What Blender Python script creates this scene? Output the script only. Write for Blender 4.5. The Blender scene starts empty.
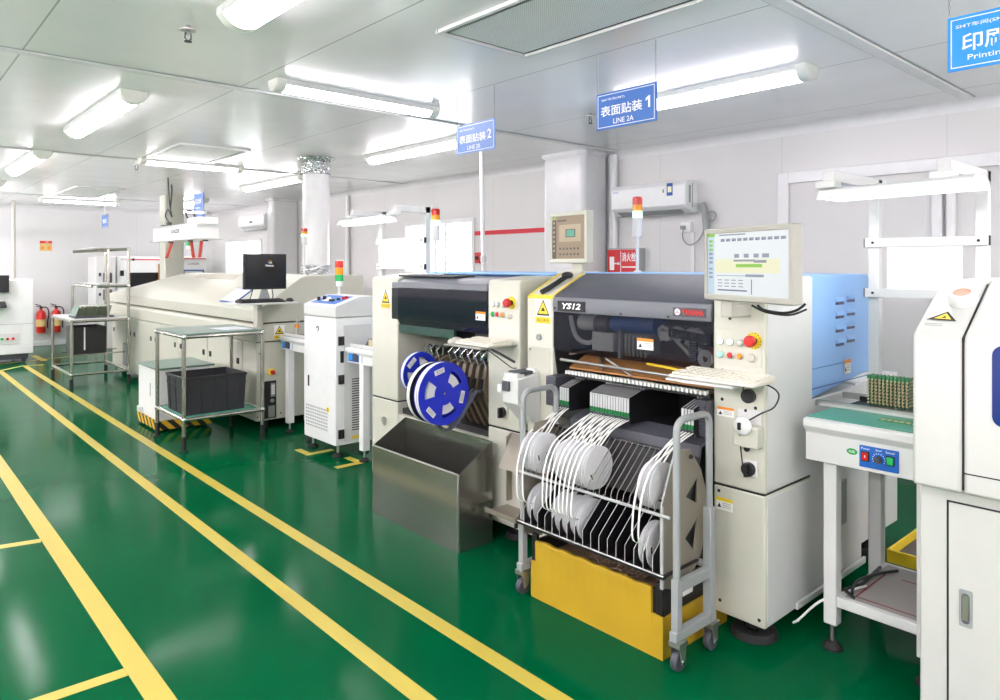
import bpy, bmesh, math, random
from mathutils import Vector, Matrix, Euler
random.seed(7)
scene = bpy.context.scene
COL = scene.collection
PI = math.pi

# ------------------------------------------------------------------ materials
def lin(c):
    c = c / 255.0
    return c / 12.92 if c <= 0.04045 else ((c + 0.055) / 1.055) ** 2.4
def rgb(r, g, b):
    return (lin(r), lin(g), lin(b), 1.0)
MATS = {}
def mat(name, col, rough=0.5, metal=0.0, var=0.06, scale=14.0, bump=0.0, coat=0.0, alpha=1.0, emit=0.0, trans=0.0, spec=0.5, ecol=None):
    """procedural paint / plastic / metal: colour with a faint noise in tone and roughness"""
    if .205 < rough < .345: rough = .205 if rough < .274 else .345
    m = bpy.data.materials.new(name); m.use_nodes = True
    nt = m.node_tree; b = nt.nodes['Principled BSDF']
    b.inputs['Metallic'].default_value = metal
    b.inputs['Specular IOR Level'].default_value = spec
    b.inputs['Coat Weight'].default_value = coat
    b.inputs['Alpha'].default_value = alpha
    b.inputs['Transmission Weight'].default_value = trans
    c = rgb(*col)
    if name.startswith('screen'): c = tuple(x * .12 for x in c[:3]) + (1,)
    tc = nt.nodes.new('ShaderNodeTexCoord')
    nz = nt.nodes.new('ShaderNodeTexNoise'); nz.inputs['Scale'].default_value = scale; nz.inputs['Detail'].default_value = 4
    nt.links.new(tc.outputs['Object'], nz.inputs['Vector'])
    mx = nt.nodes.new('ShaderNodeMix'); mx.data_type = 'RGBA'
    mx.inputs['A'].default_value = tuple(x * (1 - var) for x in c[:3]) + (1,)
    mx.inputs['B'].default_value = tuple(min(1, x * (1 + var)) for x in c[:3]) + (1,)
    nt.links.new(nz.outputs['Fac'], mx.inputs['Factor'])
    nt.links.new(mx.outputs['Result'], b.inputs['Base Color'])
    mr = nt.nodes.new('ShaderNodeMapRange')
    mr.inputs['To Min'].default_value = max(0.02, rough - 0.06); mr.inputs['To Max'].default_value = min(1, rough + 0.06)
    nt.links.new(nz.outputs['Fac'], mr.inputs['Value']); nt.links.new(mr.outputs['Result'], b.inputs['Roughness'])
    if bump:
        bp = nt.nodes.new('ShaderNodeBump'); bp.inputs['Strength'].default_value = bump; bp.inputs['Distance'].default_value = 0.004
        nt.links.new(nz.outputs['Fac'], bp.inputs['Height']); nt.links.new(bp.outputs['Normal'], b.inputs['Normal'])
    if emit:
        b.inputs['Emission Color'].default_value = rgb(*(ecol or col)); b.inputs['Emission Strength'].default_value = emit
    MATS[name] = m
    return m

def math_node(nt, op, a, b=None, c=None):
    n = nt.nodes.new('ShaderNodeMath'); n.operation = op
    for i, v in enumerate((a, b, c)):
        if v is None: continue
        if isinstance(v, (int, float)): n.inputs[i].default_value = v
        else: nt.links.new(v, n.inputs[i])
    return n.outputs[0]

def seam_mat(name, col, seam, axis, pitch, off, width, rough, metal=0.0, coat=0.0, noise=3.0, var=0.03, wave=0.0):
    """sheet panels: thin joint lines every `pitch` metres along one axis of the world"""
    m = mat(name, col, rough, metal, var, noise, coat=coat)
    nt = m.node_tree; b = nt.nodes['Principled BSDF']
    geo = nt.nodes.new('ShaderNodeNewGeometry'); sp = nt.nodes.new('ShaderNodeSeparateXYZ')
    nt.links.new(geo.outputs['Position'], sp.inputs[0])
    a = math_node(nt, 'DIVIDE', math_node(nt, 'SUBTRACT', sp.outputs[axis], off - width / 2), pitch)
    lt = math_node(nt, 'LESS_THAN', math_node(nt, 'FRACT', a), width / pitch)
    old = b.inputs['Base Color'].links[0].from_socket
    mx = nt.nodes.new('ShaderNodeMix'); mx.data_type = 'RGBA'
    nt.links.new(lt, mx.inputs['Factor']); nt.links.new(old, mx.inputs['A']); mx.inputs['B'].default_value = rgb(*seam)
    nt.links.new(mx.outputs['Result'], b.inputs['Base Color'])
    if wave:
        nz = nt.nodes.new('ShaderNodeTexNoise'); nz.inputs['Scale'].default_value = 1.6; nz.inputs['Detail'].default_value = 1
        nt.links.new(geo.outputs['Position'], nz.inputs['Vector'])
        bp = nt.nodes.new('ShaderNodeBump'); bp.inputs['Strength'].default_value = wave; bp.inputs['Distance'].default_value = 0.02
        nt.links.new(nz.outputs['Fac'], bp.inputs['Height']); nt.links.new(bp.outputs['Normal'], b.inputs['Normal'])
    return m

def floor_mat():
    m = mat('green_epoxy', (0, 77, 43), 0.12, 0, 0.05, 2.2, spec=0.028)
    nt = m.node_tree; b = nt.nodes['Principled BSDF']
    tc = nt.nodes.new('ShaderNodeTexCoord')
    n2 = nt.nodes.new('ShaderNodeTexNoise'); n2.inputs['Scale'].default_value = 2.6; n2.inputs['Detail'].default_value = 2
    nt.links.new(tc.outputs['Object'], n2.inputs['Vector'])
    bp = nt.nodes.new('ShaderNodeBump'); bp.inputs['Strength'].default_value = 0.05; bp.inputs['Distance'].default_value = 0.02
    nt.links.new(n2.outputs['Fac'], bp.inputs['Height']); nt.links.new(bp.outputs['Normal'], b.inputs['Normal'])
    # worn, scuffed patches of the coating
    n3 = nt.nodes.new('ShaderNodeTexNoise'); n3.inputs['Scale'].default_value = 0.9; n3.inputs['Detail'].default_value = 7; n3.inputs['Roughness'].default_value = 0.65
    nt.links.new(tc.outputs['Object'], n3.inputs['Vector'])
    mr = nt.nodes.new('ShaderNodeMapRange'); mr.inputs['From Min'].default_value = 0.5; mr.inputs['From Max'].default_value = 0.75
    mr.inputs['To Min'].default_value = 0.0; mr.inputs['To Max'].default_value = 0.05
    nt.links.new(n3.outputs['Fac'], mr.inputs['Value'])
    old = b.inputs['Base Color'].links[0].from_socket
    mx = nt.nodes.new('ShaderNodeMix'); mx.data_type = 'RGBA'
    nt.links.new(mr.outputs['Result'], mx.inputs['Factor']); nt.links.new(old, mx.inputs['A']); mx.inputs['B'].default_value = rgb(40, 118, 80)
    nt.links.new(mx.outputs['Result'], b.inputs['Base Color'])
    oldr = b.inputs['Roughness'].links[0].from_socket
    nt.links.new(math_node(nt, 'ADD', oldr, mr.outputs['Result']), b.inputs['Roughness'])
    return m

def mesh_mat(name, col, hole, pitch):
    """perforated sheet: rows of small dark holes"""
    m = mat(name, col, 0.45)
    nt = m.node_tree; b = nt.nodes['Principled BSDF']
    geo = nt.nodes.new('ShaderNodeNewGeometry'); sp = nt.nodes.new('ShaderNodeSeparateXYZ'); nt.links.new(geo.outputs['Position'], sp.inputs[0])
    fx = math_node(nt, 'SUBTRACT', math_node(nt, 'FRACT', math_node(nt, 'DIVIDE', sp.outputs[0], pitch)), 0.5)
    fy = math_node(nt, 'SUBTRACT', math_node(nt, 'FRACT', math_node(nt, 'DIVIDE', sp.outputs[1], pitch)), 0.5)
    r = math_node(nt, 'ADD', math_node(nt, 'MULTIPLY', fx, fx), math_node(nt, 'MULTIPLY', fy, fy))
    lt = math_node(nt, 'LESS_THAN', r, 0.085)
    old = b.inputs['Base Color'].links[0].from_socket
    mx = nt.nodes.new('ShaderNodeMix'); mx.data_type = 'RGBA'
    nt.links.new(lt, mx.inputs['Factor']); nt.links.new(old, mx.inputs['A']); mx.inputs['B'].default_value = rgb(*hole)
    nt.links.new(mx.outputs['Result'], b.inputs['Base Color'])
    return m

def stripe_mat(name, c1, c2, pitch):
    """diagonal hazard stripes"""
    m = mat(name, c1, 0.5)
    nt = m.node_tree; b = nt.nodes['Principled BSDF']
    geo = nt.nodes.new('ShaderNodeNewGeometry'); sp = nt.nodes.new('ShaderNodeSeparateXYZ'); nt.links.new(geo.outputs['Position'], sp.inputs[0])
    s = math_node(nt, 'ADD', math_node(nt, 'ADD', sp.outputs[0], sp.outputs[2]), math_node(nt, 'MULTIPLY', sp.outputs[1], -1.0))
    lt = math_node(nt, 'LESS_THAN', math_node(nt, 'FRACT', math_node(nt, 'DIVIDE', s, pitch)), 0.5)
    mx = nt.nodes.new('ShaderNodeMix'); mx.data_type = 'RGBA'
    nt.links.new(lt, mx.inputs['Factor']); mx.inputs['A'].default_value = rgb(*c1); mx.inputs['B'].default_value = rgb(*c2)
    nt.links.new(mx.outputs['Result'], b.inputs['Base Color'])
    return m

def galvanised():
    m = mat('galvanised_steel', (150, 151, 144), 0.2, 0.9, 0.1, 40, bump=0.006)
    nt = m.node_tree; b = nt.nodes['Principled BSDF']
    tc = nt.nodes.new('ShaderNodeTexCoord'); mp = nt.nodes.new('ShaderNodeMapping'); mp.inputs['Scale'].default_value = (1, 1.2, 7)
    mp.inputs['Rotation'].default_value = (0.25, 0, 0)
    nt.links.new(tc.outputs['Object'], mp.inputs['Vector'])
    n = nt.nodes.new('ShaderNodeTexNoise'); n.inputs['Scale'].default_value = 1.6; n.inputs['Detail'].default_value = 3
    nt.links.new(mp.outputs['Vector'], n.inputs['Vector'])
    mr = nt.nodes.new('ShaderNodeMapRange'); mr.inputs['From Min'].default_value = 0.5; mr.inputs['From Max'].default_value = 0.7; mr.inputs['To Max'].default_value = 0.2
    nt.links.new(n.outputs['Fac'], mr.inputs['Value'])
    old = b.inputs['Base Color'].links[0].from_socket
    mx = nt.nodes.new('ShaderNodeMix'); mx.data_type = 'RGBA'
    nt.links.new(mr.outputs['Result'], mx.inputs['Factor']); nt.links.new(old, mx.inputs['A']); mx.inputs['B'].default_value = rgb(150, 150, 124)  # faint yellowish streaks painted in as reflections of the floor tapes
    nt.links.new(mx.outputs['Result'], b.inputs['Base Color'])
    return m

def foil():
    m = mat('aluminium_foil', (205, 208, 210), 0.22, 0.9, 0.1, 45)
    nt = m.node_tree; b = nt.nodes['Principled BSDF']
    tc = nt.nodes.new('ShaderNodeTexCoord'); v = nt.nodes.new('ShaderNodeTexVoronoi'); v.inputs['Scale'].default_value = 34
    nt.links.new(tc.outputs['Object'], v.inputs['Vector'])
    bp = nt.nodes.new('ShaderNodeBump'); bp.inputs['Strength'].default_value = 0.9; bp.inputs['Distance'].default_value = 0.02
    nt.links.new(v.outputs['Distance'], bp.inputs['Height']); nt.links.new(bp.outputs['Normal'], b.inputs['Normal'])
    return m

M = dict(
    floor=floor_mat(),
    tape=mat('yellow_floor_tape', (184, 166, 66), 0.42, var=0.08, scale=6),
    ceiling=seam_mat('ceiling_panels', (241, 240, 241), (172, 174, 174), 0, 1.125, 0.607, 0.008, 0.26, 0, 0.08),
    wall=seam_mat('wall_panels', (212, 211, 209), (196, 196, 195), 1, 1.165, 1.562, 0.006, 0.36, 0, 0, wave=0.03),
    wallx=seam_mat('wall_panels_end', (218, 218, 217), (204, 205, 205), 0, 1.165, 0.6, 0.006, 0.36, 0, 0, wave=0.03),
    white=mat('white_paint', (236, 237, 236), 0.32),
    trim=mat('white_trim', (226, 226, 226), 0.25),
    greytrim=mat('grey_trim', (168, 170, 170), 0.35),
    cream=mat('cream_paint', (198, 198, 184), 0.38, var=0.03),
    creamdark=mat('beige_paint', (188, 186, 174), 0.4, var=0.03),
    lgrey=mat('light_grey_paint', (214, 215, 213), 0.36, var=0.03),
    mgrey=mat('mid_grey_paint', (150, 154, 154), 0.4),
    dgrey=mat('dark_grey_paint', (70, 72, 80), 0.5, var=0.04),
    black=mat('black_plastic', (26, 26, 28), 0.4),
    rubber=mat('black_rubber', (22, 22, 23), 0.75),
    darkin=mat('dark_interior', (38, 38, 40), 0.6),
    brown=mat('copper_plate', (176, 128, 78), 0.4, 0.2, 0.25, 9),
    steel=mat('brushed_steel', (186, 186, 182), 0.28, 0.9),
    steeltube=mat('stainless_tube', (176, 172, 164), 0.24, 0.85),
    chrome=mat('chrome', (215, 215, 215), 0.12, 1.0),
    galv=galvanised(), foil=foil(),
    blue=mat('light_blue_cover', (136, 182, 234), 0.35, var=0.03),
    bluedk=mat('blue_panel', (20, 92, 176), 0.35),
    bluesign=mat('blue_sign_sheet', (62, 112, 190), 0.4),
    bluesign2=mat('pale_blue_sign_sheet', (98, 132, 196), 0.4),
    bluebright=mat('bright_blue_sign_sheet', (40, 150, 235), 0.4),
    navy=mat('navy_window', (22, 44, 110), 0.12, spec=0.7),
    reelblue=mat('blue_reel_plastic', (28, 44, 188), 0.34),
    reelwhite=mat('white_reel_plastic', (246, 247, 250), 0.4, alpha=0.8),
    reelhub=mat('pale_reel_core', (226, 226, 226), 0.5),
    strip=mat('carrier_tape_white', (238, 238, 234), 0.45),
    red=mat('red_plastic', (196, 36, 30), 0.35),
    ribbon=mat('red_ribbon', (228, 88, 74), 0.6),
    orange=mat('amber_plastic', (232, 140, 30), 0.35),
    green=mat('green_plastic', (20, 112, 56), 0.4),
    greenmat=mat('green_mat_top', (76, 150, 128), 0.42, var=0.08),
    greenglass=mat('green_mat_dull', (104, 130, 118), 0.34, var=0.08),
    pcb=mat('pcb_green', (46, 128, 74), 0.4, var=0.2, scale=60),
    comp=mat('component_beige', (190, 178, 140), 0.5),
    yellow=mat('yellow_plastic', (236, 204, 40), 0.45),
    ytape=mat('yellow_packing_tape', (184, 150, 40), 0.3, var=0.14, scale=5),
    cardb=mat('brown_tape_scraps', (120, 98, 78), 0.6, var=0.3, scale=30),
    hazard=stripe_mat('hazard_stripes', (226, 180, 40), (28, 28, 28), 0.11),
    glass=mat('clear_glass', (240, 245, 246), 0.05, alpha=0.18),
    smoked=mat('smoked_acrylic', (16, 20, 38), 0.06, alpha=0.42, spec=0.6),
    olive=mat('dull_olive_boards', (122, 128, 100), 0.5, var=0.2, scale=40), crateblack=mat('crate_black', (40, 40, 44), 0.5),
    smokedk=mat('dark_smoked_acrylic', (30, 31, 44), 0.1, alpha=0.84, spec=0.6),
    lamp=mat('lit_diffuser', (255, 255, 255), 0.4, emit=24.0, ecol=(255, 246, 252)),
    filltube=mat('fill_light_tube', (255, 255, 255), 0.4, emit=105.0, ecol=(255, 246, 252)),  # glow of the added fill lights out of view
    band=mat('hood_band_grey', (104, 107, 114), 0.4), dkgreen=mat('dark_green_strip', (22, 62, 52), 0.4), feederbrown=mat('feeder_brown', (98, 88, 74), 0.45, 0.2),
    lampdim=mat('lit_tube', (255, 255, 255), 0.4, emit=12.0),
    cap=mat('lamp_end_cap', (226, 227, 218), 0.35),
    screen=mat('screen_white', (232, 238, 240), 0.3, emit=0.75),
    screentan=mat('screen_tan', (186, 160, 124), 0.3, emit=0.45),
    screentan2=mat('screen_tan_light', (222, 198, 160), 0.3, emit=0.5),
    screengrey=mat('screen_grey', (160, 170, 190), 0.3, emit=0.5),
    screenblue=mat('screen_pale_blue', (196, 220, 236), 0.3, emit=0.7),
    screennavy=mat('screen_navy', (80, 90, 150), 0.3, emit=0.4),
    screengreen=mat('screen_green', (150, 214, 60), 0.3, emit=0.6),
    screenyel=mat('screen_cream', (244, 244, 206), 0.3, emit=0.7),
    screendark=mat('screen_brown', (110, 92, 64), 0.3, emit=0.25),
    screenoff=mat('screen_off', (34, 33, 38), 0.25),
    lit_green=mat('lit_green_lens', (170, 255, 190), 0.3, emit=2.5),
    lit_white=mat('lit_white_button', (255, 255, 252), 0.3, emit=1.2),
    lit_mint=mat('lit_mint_button', (150, 240, 200), 0.3, emit=0.35),
    redlens=mat('red_lens', (200, 36, 24), 0.2), amberlens=mat('amber_lens', (238, 150, 30), 0.2), greenlens=mat('green_lens', (40, 170, 90), 0.2),
    label=mat('label_white', (238, 238, 234), 0.5), labelorange=mat('label_orange', (232, 140, 40), 0.5),
    ink=mat('black_ink', (24, 24, 26), 0.6), inkwhite=mat('white_ink', (246, 247, 248), 0.5), inkred=mat('red_ink', (206, 40, 38), 0.5),
    inkblue=mat('blue_ink', (40, 86, 160), 0.5), inkgreen=mat('green_ink', (40, 150, 70), 0.5),
    perf=mesh_mat('perforated_sheet', (238, 238, 236), (168, 170, 168), 0.012),
    kbd=mat('ivory_keys', (222, 219, 205), 0.5), paper=mat('paper', (226, 230, 236), 0.7),
    redsign=mat('red_sign', (206, 34, 40), 0.4), wallred=mat('red_wall_stripe', (208, 30, 50), 0.5),
    extred=mat('extinguisher_red', (196, 40, 30), 0.3), tan=mat('tan_sign', (216, 190, 124), 0.5),
    holder=mat('tan_grey_steel', (150, 143, 130), 0.4, 0.4),
    faceplate=mat('feeder_faceplate', (205, 206, 208), 0.4, 0.2), wire=mat('grey_wire', (128, 126, 122), 0.4, 0.4), bezel=mat('monitor_bezel', (172, 170, 160), 0.45), shelfmat=mat('grey_shelf_mat', (158, 155, 150), 0.6), printer=mat('printer_grey_white', (198, 199, 194), 0.36, var=0.03),
    board=mat('white_board', (246, 247, 247), 0.3),
    pinkcore=mat('salmon_core', (226, 176, 156), 0.6),
)

# ------------------------------------------------------------------ mesh builder
class MB:
    def __init__(s): s.v = []; s.f = []; s.m = []; s.cur = None; s.sm = []
    def use(s, m): s.cur = M[m] if isinstance(m, str) else m; return s
    def add(s, vs, fs, smooth=False):
        o = len(s.v); s.v += [Vector(p) for p in vs]
        for f in fs: s.f.append([i + o for i in f]); s.m.append(s.cur); s.sm.append(smooth)
        return s
    def box(s, x0, x1, y0, y1, z0, z1):
        v = [(x, y, z) for z in (z0, z1) for y in (y0, y1) for x in (x0, x1)]
        return s.add(v, [(0, 2, 3, 1), (4, 5, 7, 6), (0, 1, 5, 4), (2, 6, 7, 3), (0, 4, 6, 2), (1, 3, 7, 5)])
    def prism(s, prof, axis, a, b):
        """profile extruded along an axis: 'y' takes (x,z), 'x' takes (y,z), 'z' takes (x,y)"""
        def P(p, t): return (p[0], t, p[1]) if axis == 'y' else (t, p[0], p[1]) if axis == 'x' else (p[0], p[1], t)
        n = len(prof); v = [P(p, a) for p in prof] + [P(p, b) for p in prof]
        fs = [(i, (i + 1) % n, n + (i + 1) % n, n + i) for i in range(n)] + [tuple(range(n))[::-1], tuple(range(n, 2 * n))]
        return s.add(v, fs)
    def tube(s, pts, r, n=8, closed=False, caps=True):
        pts = [Vector(p) for p in pts]; k = len(pts); vs = []; prev = None
        for i, p in enumerate(pts):
            if closed: d = (pts[(i + 1) % k] - pts[i - 1]).normalized()
            else: d = (pts[min(i + 1, k - 1)] - pts[max(i - 1, 0)]).normalized()
            if prev is None:
                u = d.cross(Vector((0, 0, 1)))
                if u.length < 1e-3: u = d.cross(Vector((1, 0, 0)))
            else: u = prev - d * prev.dot(d)
            u.normalize(); prev = u; w = d.cross(u)
            # keep the wall thickness at bends
            sc = 1.0
            if 0 < i < k - 1 or closed:
                a = (pts[(i + 1) % k] - p).normalized(); b = (p - pts[i - 1]).normalized()
                sc = 1 / max(0.6, math.sqrt(max(0.0, (1 + a.dot(b)) / 2)))
            for j in range(n):
                t = 2 * PI * j / n; vs.append(p + (u * math.cos(t) + w * math.sin(t)) * r * (1 + (sc - 1) * 0.6))
        fs = []
        for i in range(k if closed else k - 1):
            a, b = i * n, ((i + 1) % k) * n
            for j in range(n): fs.append((a + j, a + (j + 1) % n, b + (j + 1) % n, b + j))
        s.add(vs, fs, True)
        if caps and not closed:
            o = len(s.v) - len(vs)
            for base in (list(range(o, o + n))[::-1], list(range(o + (k - 1) * n, o + k * n))): s.f.append(base); s.m.append(s.cur); s.sm.append(False)
        return s
    def lathe(s, prof, c, axis='z', n=24, ang=2 * PI, a0=0.0):
        """profile of (radius, height) turned about an axis through c"""
        c = Vector(c); vs = []
        full = abs(ang - 2 * PI) < 1e-6; k = n if full else n + 1
        for r, h in prof:
            for j in range(k):
                t = a0 + ang * j / n; x, y = r * math.cos(t), r * math.sin(t)
                vs.append(c + Vector((x, y, h) if axis == 'z' else (h, x, y) if axis == 'x' else (y, h, x)))
        fs = []
        for i in range(len(prof) - 1):
            for j in range(n): fs.append((i * k + j, i * k + (j + 1) % k, (i + 1) * k + (j + 1) % k, (i + 1) * k + j))
        return s.add(vs, fs, True)
    def cyl(s, c, axis, r, h, n=20, r2=None):
        r2 = r if r2 is None else r2
        return s.lathe([(0.0001, 0), (r, 0), (r2, h), (0.0001, h)], c, axis, n)
    def ball(s, c, r, sx=1, sy=1, sz=1, n=14):
        c = Vector(c); vs = []; rows = n // 2
        for i in range(rows + 1):
            p = PI * i / rows
            for j in range(n):
                t = 2 * PI * j / n
                vs.append(c + Vector((r * sx * math.sin(p) * math.cos(t), r * sy * math.sin(p) * math.sin(t), r * sz * math.cos(p))))
        return s.add(vs, [(i * n + j, i * n + (j + 1) % n, (i + 1) * n + (j + 1) % n, (i + 1) * n + j) for i in range(rows) for j in range(n)], True)
    def quad(s, *p): return s.add(p, [tuple(range(len(p)))])
    def xf(s, mtx, since=0):
        for i in range(since, len(s.v)): s.v[i] = mtx @ s.v[i]
        return s
    def rotz(s, ang, c): return s.xf(Matrix.Translation(c) @ Matrix.Rotation(ang, 4, 'Z') @ Matrix.Translation(-Vector(c)))

def sm(pts, k=5):
    """a soft curve through the given points"""
    pts = [Vector(p) for p in pts]; out = []
    for i in range(len(pts) - 1):
        p0, p1, p2, p3 = pts[max(i - 1, 0)], pts[i], pts[i + 1], pts[min(i + 2, len(pts) - 1)]
        for s in range(k):
            u = s / k; out.append(.5 * ((2 * p1) + (p2 - p0) * u + (2 * p0 - 5 * p1 + 4 * p2 - p3) * u * u + (3 * p1 - p0 - 3 * p2 + p3) * u ** 3))
    return out + [pts[-1]]
LOC = {}
def build(name, mb, material=None, parent=None, bevel=0.0, seg=2, angle=35, at=None, solid=0.0):
    me = bpy.data.meshes.new(name)
    off = LOC[parent.name] if parent else None
    if off is None:
        if at is not None: off = Vector(at)
        else:
            xs = [p.x for p in mb.v]; ys = [p.y for p in mb.v]; zs = [p.z for p in mb.v]
            off = Vector(((min(xs) + max(xs)) / 2, (min(ys) + max(ys)) / 2, min(zs)))
    me.from_pydata([p - off for p in mb.v], [], mb.f)
    dm = M[material] if isinstance(material, str) else material
    slots = []
    for i, f in enumerate(me.polygons):
        m = mb.m[i] or dm
        if m not in slots: slots.append(m); me.materials.append(m)
        f.material_index = slots.index(m); f.use_smooth = True
    bm = bmesh.new(); bm.from_mesh(me)
    bmesh.ops.remove_doubles(bm, verts=bm.verts, dist=1e-5)
    bmesh.ops.recalc_face_normals(bm, faces=bm.faces)
    bm.to_mesh(me); bm.free()
    me.set_sharp_from_angle(angle=math.radians(angle))
    o = bpy.data.objects.new(name, me); COL.objects.link(o)
    if parent: o.parent = parent
    else: o.location = off
    LOC[o.name] = off
    if solid:
        so = o.modifiers.new('thickness', 'SOLIDIFY'); so.thickness = solid; so.offset = 0
    if bevel:
        bv = o.modifiers.new('bevel', 'BEVEL'); bv.width = bevel; bv.segments = seg; bv.limit_method = 'ANGLE'; bv.angle_limit = math.radians(40)
        bv.harden_normals = False
    return o

def thing(name, label, cat, loc, group=None):
    o = bpy.data.objects.new(name, None); COL.objects.link(o); o.location = loc; o.empty_display_size = 0.1
    LOC[o.name] = Vector(loc); o['label'] = label; o['category'] = cat
    if group: o['group'] = group
    return o
def tag(o, label, cat, group=None, kind=None):
    o['label'] = label; o['category'] = cat
    if group: o['group'] = group
    if kind: o['kind'] = kind
    return o
def struct(name, mb, material, **k):
    o = build(name, mb, material, **k); o['kind'] = 'structure'; return o
def dup(root, delta, label=None, group=None, rotz=0.0):
    r = root.copy(); COL.objects.link(r); r.location = Vector(root.location) + Vector(delta); r.rotation_euler = (0, 0, rotz)
    LOC[r.name] = Vector(r.location)
    if label: r['label'] = label
    if group: r['group'] = group
    for ch in list(root.children):
        c = ch.copy(); COL.objects.link(c); c.parent = r; LOC[c.name] = LOC[r.name]
        for g in list(ch.children):
            d = g.copy(); COL.objects.link(d); d.parent = c
    return r

# lettering: a text line laid on a plane given by origin (centre), right and up vectors
def text(mb, s, centre, size, right, up, width=None, bold=0.0, lift=0.0012):
    if s == '1':        # a figure one with a flag
        r, u, c = Vector(right), Vector(up), Vector(centre); n = r.cross(u); w = width or size * .5
        return mb.add([c + r * w * a + u * size * b + n * lift for a, b in ((.05, -.5), (.5, -.5), (.5, .5), (.12, .5), (-.5, .28), (-.5, .06), (.05, .22))], [tuple(range(7))])
    cu = bpy.data.curves.new('lettering', 'FONT'); cu.body = s; cu.size = 1.0; cu.align_x = 'CENTER'; cu.align_y = 'CENTER'; cu.resolution_u = 2
    cu.offset = bold
    o = bpy.data.objects.new('lettering', cu); COL.objects.link(o)
    dg = bpy.context.evaluated_depsgraph_get(); me = bpy.data.meshes.new_from_object(o.evaluated_get(dg))
    right = Vector(right).normalized(); up = Vector(up).normalized(); nrm = right.cross(up)
    vs = [v.co.copy() for v in me.vertices]
    if vs:
        x0 = min(v.x for v in vs); x1 = max(v.x for v in vs); y0 = min(v.y for v in vs); y1 = max(v.y for v in vs)
        k = size / max(1e-6, (y1 - y0)); kx = (width / max(1e-6, (x1 - x0))) if width else k
        c = Vector(centre)
        mb.add([c + right * ((v.x - (x0 + x1) / 2) * kx) + up * ((v.y - (y0 + y1) / 2) * k) + nrm * lift for v in vs], [tuple(p.vertices) for p in me.polygons])
    bpy.data.objects.remove(o); bpy.data.curves.remove(cu); bpy.data.meshes.remove(me)
    return mb
XR, XU = (0, -1, 0), (0, 0, 1)      # a face that looks towards -X
YR, YU = (1, 0, 0), (0, 0, 1)       # a face that looks towards -Y
def warn_sign(mb, face, p, w, h):
    """white card with a yellow hazard triangle above a yellow caption band; p = centre on the face"""
    r, u = Vector(XR if face == 'x' else YR), Vector((0, 0, 1)); n = r.cross(u); p = Vector(p)
    def card(cx, cz, ww, hh, m, l):
        mb.use(m); c = p + r * cx + u * cz + n * l
        mb.quad(c - r * ww / 2 - u * hh / 2, c + r * ww / 2 - u * hh / 2, c + r * ww / 2 + u * hh / 2, c - r * ww / 2 + u * hh / 2)
    def tri(cx, cz, s, m, l):
        mb.use(m); c = p + r * cx + u * cz + n * l
        mb.quad(c - r * s / 2 - u * s * .42, c + r * s / 2 - u * s * .42, c + u * s * .48)
    card(0, 0, w, h, 'label', .0010)
    tri(0, h * .14, w * .86, 'ink', .0016); tri(0, h * .135, w * .66, 'yellow', .0022)
    mb.use('ink'); c = p + u * h * .11 + n * .0028
    mb.quad(c - r * w * .12 - u * h * .1, c + r * w * .14 - u * h * .1, c + r * w * .05 + u * h * .04, c - r * w * .05 + u * h * .04)
    card(0, -h * .36, w * .98, h * .26, 'yellow', .0016)
    mb.use('ink'); text(mb, '当心夹手', p - u * h * .36, h * .13, r, u, width=w * .8, lift=.0022)
    return mb
def info_label(mb, face, p, w, h, head='labelorange'):
    r, u = Vector(XR if face == 'x' else YR), Vector((0, 0, 1)); n = r.cross(u); p = Vector(p)
    def card(cx, cz, ww, hh, m, l):
        mb.use(m); c = p + r * cx + u * cz + n * l
        mb.quad(c - r * ww / 2 - u * hh / 2, c + r * ww / 2 - u * hh / 2, c + r * ww / 2 + u * hh / 2, c - r * ww / 2 + u * hh / 2)
    card(0, 0, w, h, 'label', .0010); card(0, h * .36, w, h * .28, head, .0016)
    mb.use('ink'); c = p - r * w * .3 - u * h * .14 + n * .0018
    mb.quad(c - r * w * .12 - u * h * .18, c + r * w * .12 - u * h * .18, c + u * h * .2)
    for k in range(3): card(w * .14, h * (.08 - .16 * k), w * .5, h * .05, 'mgrey', .0016)
    return mb
# ------------------------------------------------------------------ the room
X0, X1, Y0, Y1, H = -4.0, 5.48, -3.2, 15.5, 2.6
struct('floor', MB().box(X0 - .1, X1 + .1, Y0 - .1, Y1 + .1, -.1, 0), 'floor')
struct('ceiling', MB().box(X0 - .1, X1 + .1, Y0 - .1, Y1 + .1, H, H + .1), 'ceiling')
wr = MB(); WIN = [(6.56, 8.04, 1.36, 2.07), (12.68, 14.43, 1.28, 2.0)]
ys = [Y0] + [v for w in WIN for v in w[:2]] + [Y1]
for i in range(0, len(ys), 2): wr.box(X1, X1 + .1, ys[i], ys[i + 1], 0, H)
for a, b, c, d in WIN: wr.box(X1, X1 + .1, a, b, 0, c); wr.box(X1, X1 + .1, a, b, d, H)
struct('wall_right', wr, 'wall')
struct('wall_back', MB().box(X0, X1, Y1, Y1 + .1, 0, H), 'wallx')
struct('wall_left', MB().box(X0 - .1, X0, Y0, Y1, 0, H), 'wall')
struct('wall_front', MB().box(X0, X1, Y0 - .1, Y0, 0, H), 'wallx')
struct('baseboard_back', MB().box(X0, X1, Y1 - .03, Y1, 0, .09), 'trim', bevel=.01)
struct('baseboard_right', MB().box(X1 - .03, X1, Y0, Y1 - .03, 0, .09), 'trim', bevel=.01)
def cove(a, b, axis):
    p = [(0, 0), (0, -.07)] + [(-.07 + .07 * math.cos(t), -.07 + .0 + .07 * math.sin(t)) for t in [PI / 12 * k for k in range(1, 6)]] + [(-.07, 0)]
    return p
pf = [(X1, H), (X1, H - .075)] + [(X1 - .075 * (1 - math.cos(t)), H - .075 + .075 * math.sin(t)) for t in [PI / 12 * k for k in range(1, 6)]] + [(X1 - .075, H)]
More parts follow.
